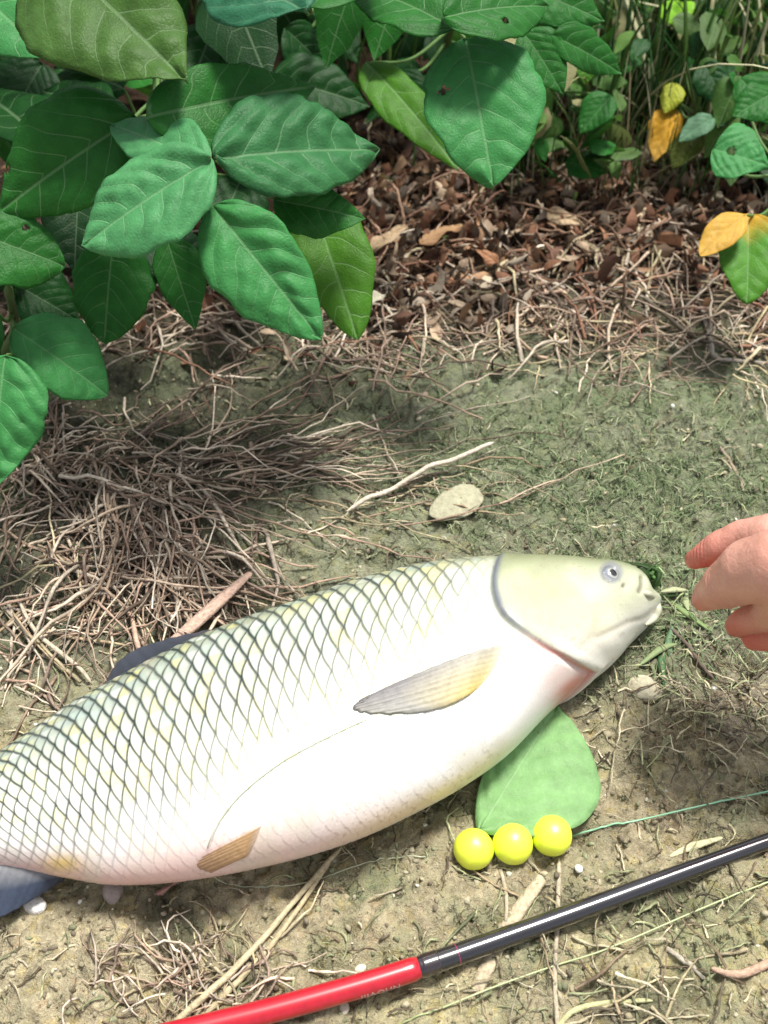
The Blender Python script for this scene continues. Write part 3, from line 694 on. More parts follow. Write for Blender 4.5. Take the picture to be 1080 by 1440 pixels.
plant('weed', 'weed with an orange withered leaf hanging above the litter', 'plant', (960, 235), (965, 90, .12), [
    ((948, 152), (920, 228), 44, .06, .03, (.68, .36, .03), 0, dict(tipc=(.72, .42, .08))), ((950, 118), (934, 160), 32, .075, .06, (.36, .40, .04), 0),
    ((1003, 166), (954, 199), 32, .08, .07, (.10, .22, .12), 0), ((975, 182), (945, 238), 44, .05, .03, (.10, .13, .02), 0),
    ((965, 30), (930, 5), 44, .1, .1, (.25, .55, .04), 0), ((900, 60), (860, 110), 50, .08, .06, G_M, 0), ((990, 90), (1020, 150), 50, .1, .08, G_D, 0)
], 'weeds', .002)

# leaf lying on the ground by the balls
gl0 = PG(673, 1170, .006); gl1 = PG(783, 992, .005)
o = place_leaf_w(None, gl0, gl1, 200 * pxm(750, 1080), (.23, .42, .17), 0.0, 6, 'green_leaf', face=(0, 0, 1), fold=.05, droop=-.02, quilt=.030, wid=.50, wave=.012, al=.80, sides=(1.0, .42), hole=(9, 9, .01), ragged=.15)
tag(o, 'pale green bean leaf lying on the mud, half under the fish belly', 'leaf')

# background foliage mass beyond and above the litter
def leaf_field(name, N, region, Lr, cols, seed, label):
    r = np.random.RandomState(seed); protos = [leaf_mesh(1, .62, (1, 1, 1), nu=9, nv=7, seed=s, fold=.3, droop=.25, quilt=.0) for s in range(4)]
    Vs, Fs, Cs, Us = [], [], [], []; off = 0
    for i in range(N):
        x, y, z = region(r); pv, pf, pc, pu = protos[i % 4]; L = r.uniform(*Lr)
        yaw = r.uniform(0, 2 * math.pi); pit = r.uniform(-.9, .25); rol = r.normal(0, .5)
        M = (Matrix.Rotation(yaw, 3, 'Z') @ Matrix.Rotation(-pit, 3, 'Y') @ Matrix.Rotation(rol, 3, 'X'))
        V = (pv * L) @ np.array(M).T + np.array([x, y, z]); Vs.append(V); Fs.append(pf + off); off += len(V)
        c = np.array(cols[r.randint(len(cols))]) * r.uniform(.7, 1.25); Cs.append(np.tile(c, (len(V), 1))); Us.append(pu)
    me = mesh_np(name, np.vstack(Vs), np.vstack(Fs), True, np.vstack(Cs), np.vstack(Us))
    return tag(link(name, me, M_leaf), label, 'foliage', kind='stuff')
def reg_back(r):
    y = r.uniform(1.12, 2.6); x = r.uniform(-1.6, 1.6); g = float(GH(np.array([x]), np.array([y]))[0])
    return x, y, g + r.uniform(.03, .45) * min(1, (y - .95) / .35)
leaf_field('bean_foliage', 2600, reg_back, (.05, .10), [G_D, G_M, G_T, G_M], 5, 'dense mass of green bean leaves growing behind the litter')
def reg_left(r):
    while True:
        x, y, z = r.uniform(-1.2, .05), r.uniform(.75, 1.3), r.uniform(.02, .30)
        q_ = proj(np.array([x, y, z]))
        if not (0 < q_[0] + 40 and q_[1] > 130) or (q_[0] < 300 and q_[1] < 330 and z < .16): return x, y, z
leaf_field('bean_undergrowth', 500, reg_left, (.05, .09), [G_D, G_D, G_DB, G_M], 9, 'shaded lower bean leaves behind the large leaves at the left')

def reg_right(r):
    px_, py_ = r.uniform(720, 1250), r.uniform(-60, 230)
    while 870 < px_ < 1010 and 95 < py_: px_, py_ = r.uniform(720, 1250), r.uniform(-60, 230)
    z = r.uniform(.01, .12) * (1 - max(0, py_ - 80) / 300)
    p = P(px_, py_, z); return p[0], p[1], z
leaf_field('weed_undergrowth', 520, reg_right, (.012, .045), [G_D, G_M, G_DB, (.06, .14, .03), (.11, .21, .05), (.09, .16, .05), (.26, .25, .12)], 12, 'small ragged weed leaves among the grass at the upper right')

# ------------------------------------------------------------------ strands: roots, straw, litter, blades
def strands(N, cxy, Lm, rad, cols, seed, K=9, curl=.35, lift=.012, angf=None, m=4, zf=None, wv=.5):
    r = np.random.RandomState(seed); c = np.array([cxy(r) for _ in range(N)])
    st_ = np.array([P(a, b, 0) for a, b in c]); ang = np.array([angf(r, a) if angf else r.uniform(0, 2 * math.pi) for a in c])
    L = r.uniform(*Lm, N); step = L / (K - 1); cur = r.normal(0, curl, N)
    pts = np.zeros((N, K, 3)); pts[:, 0] = st_
    for k in range(1, K):
        ang = ang + cur / K + r.normal(0, wv / K ** .5 * .5, N)
        pts[:, k, 0] = pts[:, k - 1, 0] + np.cos(ang) * step; pts[:, k, 1] = pts[:, k - 1, 1] + np.sin(ang) * step
    g = GH(pts[..., 0], pts[..., 1]); t = np.linspace(0, 1, K)[None]
    g = (g + g.mean(1, keepdims=True)) / 2 + .0005
    hh = r.uniform(0, lift, N)[:, None]; pts[..., 2] = np.maximum(g, GH(pts[..., 0], pts[..., 1])) + hh * (np.sin(math.pi * t * r.uniform(.5, 1.1, N)[:, None] + r.uniform(0, .6, N)[:, None]) ** 2) + r.uniform(0, lift * .4, N)[:, None]
    rr = r.uniform(*rad, N)[:, None] * (1.0 - .55 * t) * r.uniform(.8, 1.2, (N, K))
    pts = pts + r.normal(0, 1, (N, K, 3)) * (L / K)[:, None, None] * np.array([.07, .07, .04])
    col = np.array([np.array(cols[r.randint(len(cols))]) * r.uniform(.65, 1.3) for _ in range(N)])
    return tubes(pts, rr, col, m)
def joined(name, parts, mat, label, cat, kind='stuff'):
    off = 0; Vs, Fs, Cs = [], [], []
    for V, Fq, C_ in parts: Vs.append(V); Fs.append(Fq + off); Cs.append(C_); off += len(V)
    me = mesh_np(name, np.vstack(Vs), np.vstack(Fs), True, np.vstack(Cs)); return tag(link(name, me, mat), label, cat, kind=kind)
ROOT = [(.46, .36, .27), (.56, .46, .35), (.34, .25, .18), (.62, .53, .42), (.40, .28, .21), (.16, .12, .09), (.56, .48, .38), (.24, .18, .14)]
STRAW = [(.50, .43, .28), (.42, .36, .22), (.36, .28, .18)]
def gau(cx, cy, sx, sy): return lambda r: (r.normal(cx, sx), r.normal(cy, sy))
parts = [
    strands(165, gau(165, 728, 85, 66), (.03, .11), (.0005, .0015), ROOT, 21, lift=.014, angf=lambda r, c: r.normal(-1.1, .75), wv=.7, K=9, curl=.5),
    strands(60, gau(310, 655, 110, 26), (.04, .12), (.0005, .0013), ROOT, 22, lift=.010, angf=lambda r, c: r.normal(.15, .35), wv=.5, K=9, curl=.4),
    strands(90, gau(60, 650, 60, 24), (.02, .06), (.0006, .0014), ROOT, 23, lift=.012, wv=.8, K=7),
    strands(60, gau(45, 830, 70, 60), (.03, .08), (.0005, .0014), ROOT + STRAW, 24, lift=.008, wv=.8, K=7),
    strands(34, gau(470, 700, 80, 30), (.03, .12), (.0004, .0010), ROOT + STRAW, 25, lift=.006, angf=lambda r, c: r.normal(.15, .3), wv=.4),
    strands(100, gau(240, 800, 42, 60), (.04, .10), (.0005, .0014), ROOT, 26, lift=.012, angf=lambda r, c: r.normal(-1.0, .5), wv=.6, K=9),
    strands(14, gau(200, 760, 80, 60), (.05, .11), (.0014, .0022), ROOT, 29, lift=.010, angf=lambda r, c: r.normal(-.8, .7), wv=.5, K=9),
    strands(360, gau(170, 710, 110, 62), (.006, .028), (.0003, .0009), ROOT, 28, lift=.006, wv=1.0, K=5),
    strands(30, gau(30, 950, 50, 60), (.03, .08), (.0005, .0012), ROOT, 27, lift=.006, wv=.7)]
joined('dry_roots', parts, M_dry, 'tangle of pinkish brown dry roots heaped on the mud behind the fish', 'dry roots')
parts = [
    strands(620, lambda r: (r.uniform(480, 1150), r.normal(375, 60)), (.02, .10), (.0005, .0018), ROOT + [(.22, .12, .08), (.28, .15, .09), (.15, .10, .07)] + STRAW, 31, lift=.012, wv=.6),
    strands(380, lambda r: (r.uniform(-50, 560), r.normal(430, 55)), (.03, .09), (.0005, .0014), ROOT + [(.22, .12, .08)], 32, lift=.012),
    strands(200, lambda r: (r.uniform(500, 1000), r.normal(300, 50)), (.03, .09), (.0005, .0016), [(.22, .13, .09), (.34, .22, .15), (.12, .075, .05)], 33, lift=.02, wv=1.3),
    strands(300, lambda r: (r.uniform(450, 1150), r.normal(480, 36)), (.02, .07), (.0004, .001), ROOT + STRAW, 34, lift=.006)]
joined('straw_litter', parts, M_dry, 'reddish brown litter of dry stalks under the plants', 'litter')
# dead leaf flakes
def flakes(N, cxy, size, cols, seed, lift=.015, flat=.5):
    r = np.random.RandomState(seed); Vs, Fs, Cs = [], [], []; off = 0; nu_, nv_ = 5, 4; f = gridf(nu_, nv_)
    for i in range(N):
        c = P(*cxy(r), 0); L = r.uniform(*size); W = L * r.uniform(.2, .6); u = np.linspace(-1, 1, nu_)[:, None]; v = np.linspace(-1, 1, nv_)[None]
        y = v * W / 2 * np.sqrt(np.clip(1.05 - u * u, 0, 1)); x = u * L / 2 + 0 * v; z = r.normal(0, .25) * L * u * u + r.normal(0, .5) * W * v * v + 0.12 * W * np.sin(3 * u + r.uniform(0, 6)) * v
        M = np.array(Matrix.Rotation(r.uniform(0, 6.3), 3, 'Z') @ Matrix.Rotation(r.normal(0, flat), 3, 'Y') @ Matrix.Rotation(r.normal(0, flat), 3, 'X'))
        V = np.stack([x, y, z], -1).reshape(-1, 3) @ M.T; V = V + np.array([c[0], c[1], gz(c) - V[:, 2].min() * .6 + r.uniform(0, lift)])
        Vs.append(V); Fs.append(f + off); off += len(V); Cs.append(np.tile(np.array(cols[r.randint(len(cols))]) * r.uniform(.6, 1.3), (len(V), 1)))
    return np.vstack(Vs), np.vstack(Fs), np.vstack(Cs)
RB = [(.27, .20, .14), (.40, .33, .25), (.13, .10, .075), (.20, .10, .06), (.28, .15, .09), (.12, .065, .045), (.36, .22, .13), (.06, .04, .03), (.04, .03, .022), (.50, .38, .26), (.10, .065, .04)]  # palest tans also paint in bright bits standing for dappled sunlight
joined('dead_leaf_litter', [flakes(1900, lambda r: (r.uniform(440, 1120), r.normal(300, 52)), (.005, .024), RB, 41, .010, .8),
                            flakes(450, lambda r: (r.uniform(-60, 600), r.normal(330, 90)), (.006, .022), RB, 42, .010, .8),
                            flakes(260, lambda r: (r.uniform(500, 760), r.normal(400, 40)), (.008, .024), RB + [(.6, .5, .36)], 43, .006),
                            flakes(420, lambda r: (r.uniform(500, 1100), r.normal(180, 70)), (.006, .022), RB + [(.08, .12, .03), (.05, .08, .02)], 44, .012, .8)],
       attr_mat('dead_leaf', .7, .18, 260, .5, .6, .0012, transl=.1), 'rust brown dead leaf scraps heaped under the bean plants', 'dead leaves')
# crumbs and fibres over the mud
def crumbs(N, cxy, size, cols, seed):
    r = np.random.RandomState(seed); bm = bmesh.new(); bmesh.ops.create_icosphere(bm, subdivisions=1, radius=1); bv = np.array([v.co[:] for v in bm.verts]); bf = np.array([[v.index for v in f_.verts] for f_ in bm.faces]); bm.free()
    c = np.array([P(*cxy(r), 0) for _ in range(N)]); c[:, 2] = GH(c[:, 0], c[:, 1]); s = r.uniform(0, 1, N) ** 2.5 * (size[1] - size[0]) + size[0]
    sc = s[:, None, None] * r.uniform(.55, 1.25, (N, 1, 3)); V = bv[None] * sc * (1 + r.uniform(-.4, .4, (N, len(bv), 1))); V = V + c[:, None]; V[..., 2] -= s[:, None] * .15
    Fq = (bf[None] + (np.arange(N) * len(bv))[:, None, None]).reshape(-1, 3); col = np.array([np.array(cols[r.randint(len(cols))]) * r.uniform(.7, 1.25) for _ in range(N)])
    return V.reshape(-1, 3), Fq, np.repeat(col, len(bv), 0)
SOIL = [(.30, .26, .17), (.34, .30, .20), (.20, .17, .12), (.40, .36, .25), (.24, .25, .15)]
joined('soil_crumbs', [crumbs(9000, lambda r: (r.uniform(-150, 1230), r.uniform(430, 1500)), (.0004, .0022), SOIL, 51)], M_stone, 'small crumbs of soil scattered over the mud', 'soil crumbs')
joined('pale_grit', [crumbs(150, lambda r: (r.uniform(-100, 1180), r.uniform(430, 1480)), (.0007, .0022), [(.7, .7, .62), (.6, .58, .45)], 52)], M_stone, 'tiny white grains scattered on the mud', 'grit')
SG = [(.52, .46, .32), (.28, .30, .17), (.48, .43, .28), (.20, .15, .10), (.34, .36, .20), (.12, .10, .07)]
joined('mud_fibres', [strands(1500, lambda r: (r.uniform(-150, 1230), r.uniform(560, 1500)), (.003, .020), (.0002, .0008), SG, 61, K=6, lift=.002, m=3, wv=1.4),
                      strands(100, lambda r: (r.uniform(640, 1200), r.normal(1370, 60)), (.008, .045), (.0003, .0011), STRAW + SG, 62, K=7, lift=.005, m=3),
                      strands(200, lambda r: (r.normal(1020, 80), r.normal(1000, 60)), (.01, .03), (.0003, .0009), SG, 64, K=7, lift=.006, m=3),
                      strands(120, lambda r: (r.normal(260, 70), r.normal(1375, 26)), (.01, .035), (.0004, .001), STRAW + ROOT, 63, K=8, curl=1.5, lift=.006)],
       M_dry, 'fine dry fibres and root hairs strewn over the mud', 'plant fibres')
# algae / short moss tufts
joined('moss_tufts', [strands(2600, lambda r: (r.normal(870, 170), r.normal(680, 75)), (.003, .012), (.0002, .0006), [(.14, .20, .09), (.22, .27, .14), (.10, .15, .07), (.30, .32, .20)], 71, K=4, lift=.004, m=3),
                      strands(500, lambda r: (r.normal(960, 60), r.normal(860, 50)), (.004, .014), (.0002, .0006), [(.14, .20, .09), (.24, .30, .16)], 72, K=4, lift=.004, m=3)],
       M_stem, 'thin green moss and algae growing on the damp mud', 'moss')
# grass thicket upper right
def blades(N, cxy, H, seed, cols, wd=(.0008, .0026), lean=.35):
    r = np.random.RandomState(seed); K = 8; t = np.linspace(0, 1, K)[None, :]; b = np.array([P(*cxy(r), 0) for _ in range(N)]); h = r.uniform(*H, N)[:, None]; a = r.uniform(0, 6.28, N)[:, None]; ln = np.abs(r.normal(0, lean, N))[:, None] + .05
    pts = np.zeros((N, K, 3)); pts[..., 0] = b[:, :1] + np.cos(a) * ln * h * t ** 1.8; pts[..., 1] = b[:, 1:2] + np.sin(a) * ln * h * t ** 1.8
    pts[..., 2] = GH(b[:, 0], b[:, 1])[:, None] + h * (t - .25 * ln * t ** 2.5)
    rr = r.uniform(*wd, N)[:, None] * (1.02 - t) ** .5; col = np.array([np.array(cols[r.randint(len(cols))]) * r.uniform(.6, 1.3) for _ in range(N)])
    return tubes(pts, rr, col, 4, flat=.35)
GC = [(.50, .48, .30), (.06, .16, .03), (.10, .20, .04), (.14, .23, .06), (.26, .30, .11), (.03, .08, .02), (.42, .42, .25), (.05, .13, .04)]
joined('grass', [blades(420, lambda r: (r.uniform(820, 1250), r.uniform(60, 230)), (.06, .22), 81, GC, (.0008, .0038)), blades(260, lambda r: (r.uniform(640, 1200), r.uniform(40, 200)), (.04, .14), 82, GC),
                 blades(200, lambda r: (r.uniform(400, 760), r.uniform(0, 130)), (.04, .12), 84, GC), blades(700, lambda r: (r.uniform(-300, 1500), r.uniform(-60, 60)), (.08, .30), 83, GC, (.001, .003)),
                 blades(330, lambda r: (r.normal(880, 130), r.normal(235, 32)), (.03, .11), 85, GC + [(.35, .28, .16)], (.0005, .0012))],
       M_stem, 'thicket of thin green grass blades at the upper right', 'grass')

# ------------------------------------------------------------------ single stalks, twigs
def lie(name, label, cat, pts, r, col, mat=M_dry, group=None, dz=.0, n=26, m=7, flat=None, under=None):
    g = [PG(x, y, (r if not hasattr(r, '__len__') else max(r)) * (.6 if flat is None else flat) + dz) for x, y in pts]
    p = smooth_path(g, n); gg = GH(p[:, 0], p[:, 1]); rm = (r if not hasattr(r, '__len__') else max(r)) * (1 if flat is None else flat)
    p[:, 2] = np.maximum(p[:, 2], gg + rm * .5 + dz)
    ker = np.array([.25, .5, .25]); p[1:-1, 2] = (p[:-2, 2] + 2 * p[1:-1, 2] + p[2:, 2]) / 4
    o = tube_obj(name, p, r, mat, col, None, n, m, flat); return tag(o, label, cat, group)
SK = (.52, .45, .29)
lie('straw_stalk', 'dry straw stalk from the fish belly to the bottom edge, left of its pair', 'straw', [(480, 1192), (420, 1262), (330, 1365), (238, 1446)], [.0012, .0019], SK, group='straw stalks', dz=.003)
lie('straw_stalk', 'dry straw stalk below the fish belly, right of its pair and nearer the rod', 'straw', [(468, 1206), (400, 1305), (340, 1378), (276, 1440)], [.0011, .0018], (.47, .40, .25), group='straw stalks', dz=.001)
lie('straw_stalk', 'wide flat dry straw blade passing under the rod below the middle ball', 'straw', [(768, 1226), (722, 1292), (690, 1350), (668, 1398)], [.0032, .0042, .0036], (.50, .42, .29), group='straw stalks', flat=.22, dz=-.0005)
lie('straw_stalk', 'thin pale stalk running straight down from the right ball under the rod', 'straw', [(786, 1208), (784, 1290), (780, 1370), (784, 1450)], [.0013, .0012], (.46, .40, .29), group='straw stalks', dz=-.0003)
lie('straw_stalk', 'short pale stalk between the left ball and the black part of the rod', 'straw', [(703, 1222), (712, 1262), (710, 1308)], [.0012, .001], (.44, .38, .27), group='straw stalks')
lie('straw_flake', 'pale dry straw flake lying just above the right end of the rod', 'straw', [(942, 1204), (975, 1190), (1016, 1178)], [.001, .0024, .001], (.62, .58, .36), group='straw stalks', flat=.12)
lie('dry_stem', 'curved pale dry stem lying at the bottom edge right of the rod', 'straw', [(782, 1448), (806, 1422), (850, 1411), (918, 1407)], [.0012, .0016, .001], (.50, .49, .27), group='straw stalks')
lie('dry_stem', 'short grey dry stem below the black part of the rod', 'straw', [(936, 1332), (962, 1352), (992, 1378)], [.0012, .0015, .001], (.42, .38, .30), group='straw stalks')
lie('root_piece', 'pinkish bent root piece at the bottom right edge', 'root', [(1000, 1362), (1040, 1370), (1092, 1350)], [.0012, .0022, .0022], (.48, .33, .24))
lie('twig', 'long pale straight twig lying above the back of the fish', 'twig', [(488, 719), (560, 684), (630, 650), (694, 622)], [.0015, .0017, .0014], (.60, .52, .42), dz=.010)
lie('twig', 'grey forked twig on the dark mud at the right edge', 'twig', [(985, 430), (1000, 478), (1012, 505), (1095, 512)], [.0014, .0018, .0012], (.36, .32, .27), dz=.002)
lie('twig', 'short twig lying on the moss near the right edge above the hand', 'twig', [(1012, 628), (1032, 660), (1046, 694)], [.0009, .0013, .0009], (.34, .27, .20))
lie('twig', 'dark crooked twig beside the mouth of the fish', 'twig', [(935, 882), (960, 900), (985, 935), (1004, 955)], [.0010, .0014, .0009], (.13, .10, .08), dz=.001)
lie('twig', 'thin pale twig leaning out of the roots towards the left edge', 'twig', [(25, 842), (52, 890), (110, 938), (128, 960)], [.0010, .0015, .0009], (.50, .44, .33), dz=.004)
lie('root_piece', 'wide pinkish flat root piece touching the back of the fish', 'root', [(355, 803), (312, 842), (270, 880), (236, 905)], [.002, .0042, .0045, .002], (.52, .36, .28), flat=.3, dz=.010)
lie('twig', 'long dark bent stem crossing the litter at the right', 'twig', [(870, 395), (920, 430), (985, 480), (1080, 520)], [.0012, .0016, .001], (.14, .12, .09), dz=.004)
# green blades in and beside the fish mouth
GB = (.10, .20, .05)
e = empty('grass_sprig', P(912, 815, .02)); tag(e, 'sprig of green grass held in the mouth of the fish', 'grass sprig')
for pts, rr in (([(908, 828, .026), (906, 812, .034), (895, 802, .038), (872, 794, .038)], .0022), ([(914, 828, .026), (920, 808, .033), (908, 797, .036), (885, 792, .036)], .0024), ([(906, 826, .030), (912, 812, .035), (904, 803, .038), (893, 800, .039)], .0026), ([(915, 826, .02), (926, 812, .024), (922, 800, .026), (905, 792, .03)], .0022),
                ([(912, 826, .02), (905, 808, .029), (893, 801, .033), (870, 795, .034)], .0022), ([(916, 828, .019), (924, 818, .022), (921, 806, .026)], .0026), ([(918, 834, .016), (935, 838, .01), (965, 836, .004)], .0010), *[([(rnd.uniform(903, 916), rnd.uniform(818, 828), .024), (rnd.uniform(890, 925), rnd.uniform(798, 812), .036), (rnd.uniform(862, 940), rnd.uniform(782, 812), rnd.uniform(.02, .042))], rnd.uniform(.0006, .0014)) for _ in range(16)]):
    tube_obj('blade', [P(*a) for a in pts], [rr * .7, rr, rr * .3], M_stem, tuple(np.array((.06, .13, .035)) * rnd.uniform(.35, 1.5)), e, 16, 5, .3)
tf = empty('grass_tuft', PG(940, 850, 0)); tag(tf, 'flattened loose green grass blades on the mud between the fish mouth and the hand', 'grass tuft')
for pts, c in (([(938, 842), (965, 862), (1004, 890)], (.17, .24, .09)), ([(945, 852), (970, 882), (990, 898)], (.30, .36, .18)), ([(938, 900), (930, 930), (934, 965)], (.07, .15, .06)),
               ([(930, 832), (950, 829), (968, 830)], (.36, .38, .22)), ([(946, 880), (940, 905), (948, 940)], (.10, .18, .09)), ([(966, 830), (964, 845), (968, 858)], (.30, .34, .18)), ([(900, 935), (930, 912), (952, 905)], (.20, .26, .12))):
    g_ = np.array([PG(x, y, .003) for x, y in pts]); tube_obj('blade', smooth_path(g_, 14), [.0010, .0026, .0008], M_stem, c, tf, 14, 6, .15)
for (x0, y0, x1, y1, wp, c, lab) in (
        (522, 352, 574, 322, 26, (.58, .42, .26), 'pale tan dead leaf scrap lying just right of the yellow-green hanging bean leaf'),
        (590, 345, 650, 318, 24, (.46, .27, .14), 'curled orange brown dead leaf in the litter below the big hanging leaf'),
        (770, 300, 822, 318, 22, (.60, .44, .28), 'light tan curled dead leaf in the middle of the brown litter'),
        (700, 372, 668, 352, 18, (.40, .20, .11), 'small rust coloured dead leaf at the front of the brown litter'),
        (508, 428, 542, 414, 20, (.66, .60, .46), 'cream dry leaf scrap on the mud right of the lowest bean leaf tips')):
    a_, b_2 = PG(x0, y0, .014), PG(x1, y1, .020)
    o = place_leaf_w(None, a_, b_2, wp * pxm(x0, y0), c, rnd.uniform(-.4, .4), None, 'dead_leaf', face=(0, -.3, 1), fold=.5, droop=.3, quilt=.05, wave=.12)
    tag(o, lab, 'dead leaf', 'larger dead leaves on the litter')

# ------------------------------------------------------------------ stones
def stone(name, label, px_, py_, s, col, seed, cat='pebble', sub=3):
    r = random.Random(seed); bm = bmesh.new(); bmesh.ops.create_icosphere(bm, subdivisions=sub, radius=1)
    for v in bm.verts:
        k = 1 + .28 * (float(vn(np.array([v.co.x * 1.6 + seed]), np.array([v.co.y * 1.6 + v.co.z * 1.9]), seed)[0]) - .5) + .08 * (float(vn(np.array([v.co.x * 6 + seed]), np.array([v.co.y * 6 + v.co.z * 5]), seed)[0]) - .5)
        v.co = Vector((v.co.x * s[0], v.co.y * s[1], v.co.z * s[2])) * k
    me = bpy.data.meshes.new(name); bm.to_mesh(me); bm.free()
    for p in me.polygons: p.use_smooth = True
    a = me.color_attributes.new('Col', 'FLOAT_COLOR', 'POINT'); a.data.foreach_set('color', [k for _ in me.vertices for k in (*col, 1)])
    o = link(name, me, M_stone, None, Vector(PG(px_, py_, s[2] * .55))); o.rotation_euler = (0, 0, r.uniform(0, 3)); return tag(o, label, cat)
stone('pebble', 'small white pebble beside the dark fin at the left edge', 49, 1273, (.0058, .0045, .0036), (.72, .70, .66), 2)
stone('pebble', 'pinkish grey pebble touching the underside of the fish', 158, 1254, (.0070, .0050, .0040), (.40, .33, .30), 5)
stone('stone', 'flat yellowish stone half sunk in the moss above the back of the fish', 642, 706, (.020, .0125, .0026), (.36, .345, .24), 8, 'stone', 4)
stone('clod', 'pale lump of dried earth below the chin of the fish', 906, 968, (.008, .010, .004), (.50, .46, .33), 11, 'clod', 3)
stone('pebble', 'tiny cream pebble just above the red part of the rod', 507, 1363, (.0030, .0024, .002), (.66, .62, .48), 14)
stone('pebble', 'tiny pale pebble just below the red part of the rod', 484, 1418, (.0032, .0026, .002), (.55, .50, .40), 17)
stone('pebble', 'tiny white pebble on the mud below the right ball', 814, 1222, (.0024, .002, .0015), (.70, .70, .62), 19)

# ------------------------------------------------------------------ bait balls
for (x, y, lab, sd_) in ((666, 1194, 'fluorescent yellow bait ball at the left end of the row, nearest the fish belly', 1), (721, 1187, 'fluorescent yellow bait ball in the middle of the row of balls', 2), (776, 1175, 'fluorescent yellow bait ball at the right end of the row, where the line starts', 3)):
    rad = .01045; c = P(x, y, .0095)
    bm = bmesh.new(); bmesh.ops.create_icosphere(bm, subdivisions=5, radius=rad)
    for v in bm.verts: v.co *= 1 + .02 * (float(vn(np.array([v.co.x * 260 + sd_ * 9]), np.array([v.co.y * 260 + v.co.z * 200]), sd_)[0]) - .5)
    me = bpy.data.meshes.new('bait_ball'); bm.to_mesh(me); bm.free()
    for p in me.polygons: p.use_smooth = True
    a = me.color_attributes.new('Col', 'FLOAT_COLOR', 'POINT'); a.data.foreach_set('color', [k for _ in me.vertices for k in (.88, 1.0, .07, 1)])
    tag(link('bait_ball', me, M_ball, None, Vector(c)), lab, 'bait ball', 'row of yellow bait balls')

# ------------------------------------------------------------------ rod
rod_px = [(-260, 1570), (60, 1497), (300, 1441), (440, 1405), (590, 1360), (800, 1286), (1080, 1183), (1700, 960)]
zr = .0066
rp = np.array([P(x, y, zr + .004 + (.010 if x > 1200 else 0)) for x, y in rod_px]); rp = smooth_path(rp, 240)
dR = np.concatenate([[0], np.cumsum(np.linalg.norm(np.diff(rp, axis=0), axis=1))])
pxs = proj(rp)[:, 0]
def arc_at(x): return float(np.interp(x, pxs, dR))
def rad_at(s): return np.interp(s, [0, arc_at(590), arc_at(1080), dR[-1]], [.0058, .0055, .0044, .0038])
rod = empty('fishing_rod', rp[120]); tag(rod, 'telescopic fishing rod with red butt and black blank lying across the mud', 'fishing rod')
def rod_piece(name, s0, s1, extra, mat, col, n=60, ends=True):
    s = np.linspace(s0, s1, n); p = np.stack([np.interp(s, dR, rp[:, k]) for k in range(3)], 1); r = rad_at(s) + extra
    if ends: s_ = np.minimum(s - s0, s1 - s); r = r - .0008 * np.clip(1 - s_ / .0015, 0, 1)
    o0 = np.array(rod.location); V, Fq, C_ = tubes((p - o0)[None], r[None], np.array([col]), 32)
    me = mesh_np(name, V, Fq, True, C_); bm = bmesh.new(); bm.from_mesh(me); bmesh.ops.holes_fill(bm, edges=[e_ for e_ in bm.edges if e_.is_boundary]); bm.to_mesh(me); bm.free()
    return link(name, me, mat, rod)
sJ = arc_at(592)
rod_piece('butt_section', 0, sJ, .0002, M_red, (.43, .009, .022))
rod_piece('blank_section', sJ - .004, dR[-1], -.0002, M_black, (.010, .009, .013), 120)
rod_piece('ring', sJ - .0005, sJ + .010, .0001, M_black, (.02, .012, .014), 24)
rod_piece('ring', arc_at(640), arc_at(640) + .0022, .0001, M_red, (.35, .02, .10), 16)
rod_piece('seam', arc_at(846), arc_at(846) + .0016, .0001, M_black, (.35, .35, .38), 16)
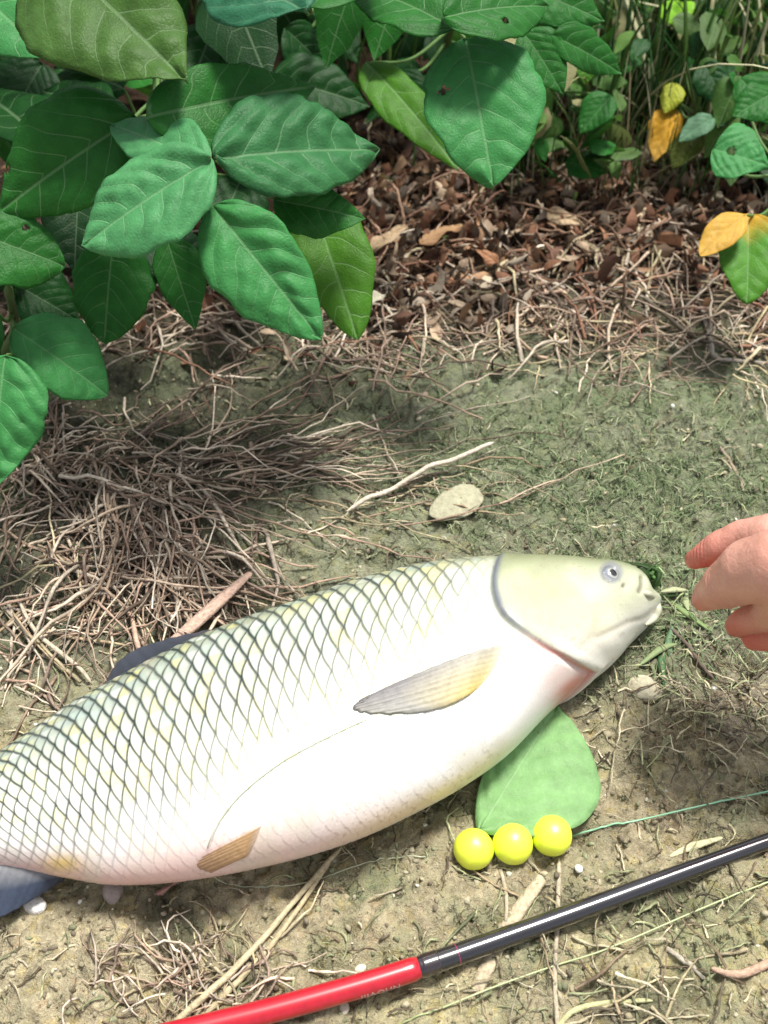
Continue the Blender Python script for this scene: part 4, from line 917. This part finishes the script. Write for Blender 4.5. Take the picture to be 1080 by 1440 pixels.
# worn white lettering on the red section
cu = bpy.data.curves.new('lettering', 'FONT'); cu.body = 'IIJAOUN'; cu.size = .0046; cu.resolution_u = 2; cu.space_character = 1.1
to = bpy.data.objects.new('tmp', cu); COL.objects.link(to); tm = bpy.data.meshes.new_from_object(to.evaluated_get(bpy.context.evaluated_depsgraph_get())); bpy.data.objects.remove(to)
bm = bmesh.new(); bm.from_mesh(tm); bmesh.ops.triangulate(bm, faces=bm.faces[:]); bmesh.ops.subdivide_edges(bm, edges=[e_ for e_ in bm.edges if e_.calc_length() > .0012], cuts=2)
sA = arc_at(503)
for v in bm.verts:
    s = sA + v.co.x * 1.05; p = np.array([np.interp(s, dR, rp[:, k]) for k in range(3)]); p2 = np.array([np.interp(s + .002, dR, rp[:, k]) for k in range(3)]); T = Vector(p2 - p).normalized()
    A = T.cross(Vector((0, 0, 1))).normalized(); B = A.cross(T); r = float(rad_at(s)) + .00035
    an = (v.co.y - .0048) / r + .12                                 # wrap round the tube, facing the viewer
    vd = (A * math.cos(.62) + B * math.sin(.62)); td = T.cross(vd) * -1
    if td.z < 0: td = -td
    v.co = Vector(p) + (vd * math.cos(an) + td * math.sin(an)) * r - rod.location
tm2 = bpy.data.meshes.new('lettering'); bm.to_mesh(tm2); bm.free()
a = tm2.color_attributes.new('Col', 'FLOAT_COLOR', 'POINT'); a.data.foreach_set('color', [k for _ in tm2.vertices for k in (.66, .40, .40, 1)])
link('lettering', tm2, M_text, rod)

# ------------------------------------------------------------------ fishing line
def line(label, pts, r=.0006, col=(.26, .52, .32), n=60):
    P3 = [np.array(p) if len(p) == 3 and abs(p[0]) < 3 else PG(p[0], p[1], (p[2] if len(p) > 2 else .0015)) for p in pts]
    p = smooth_path(P3, n); p[:, 2] = np.maximum(p[:, 2], GH(p[:, 0], p[:, 1]) + r)
    tag(tube_obj('fishing_line', p, r, M_line, col, None, n, 6), label, 'fishing line', 'fishing lines')
line('green fishing line running from the right ball to the right edge', [(803, 1176), (830, 1168, .002), (900, 1153, .003), (1000, 1130, .003), (1110, 1106, .002), (1300, 1060, .002)], .00052)
line('pale green fishing line crossing below the rod at the lower right', [(560, 1442), (620, 1418, .002), (700, 1386, .002), (780, 1358), (860, 1332, .003), (1000, 1272, .003), (1120, 1225)], .0005, (.36, .42, .20))
fp = [tuple(onfish(x, y, .0009)) for x, y in ((520, 1010), (460, 1038), (400, 1070), (345, 1112), (312, 1150), (293, 1188))]
line('thin green line looped over the belly of the fish and out below it', fp + [tuple(P(293, 1214, .02)), (305, 1236, .004), (340, 1247, .002), (400, 1246, .002), (450, 1236, .002), (500, 1218, .003), (560, 1206, .002), (600, 1205, .001)], .00028, (.50, .54, .38), 110)
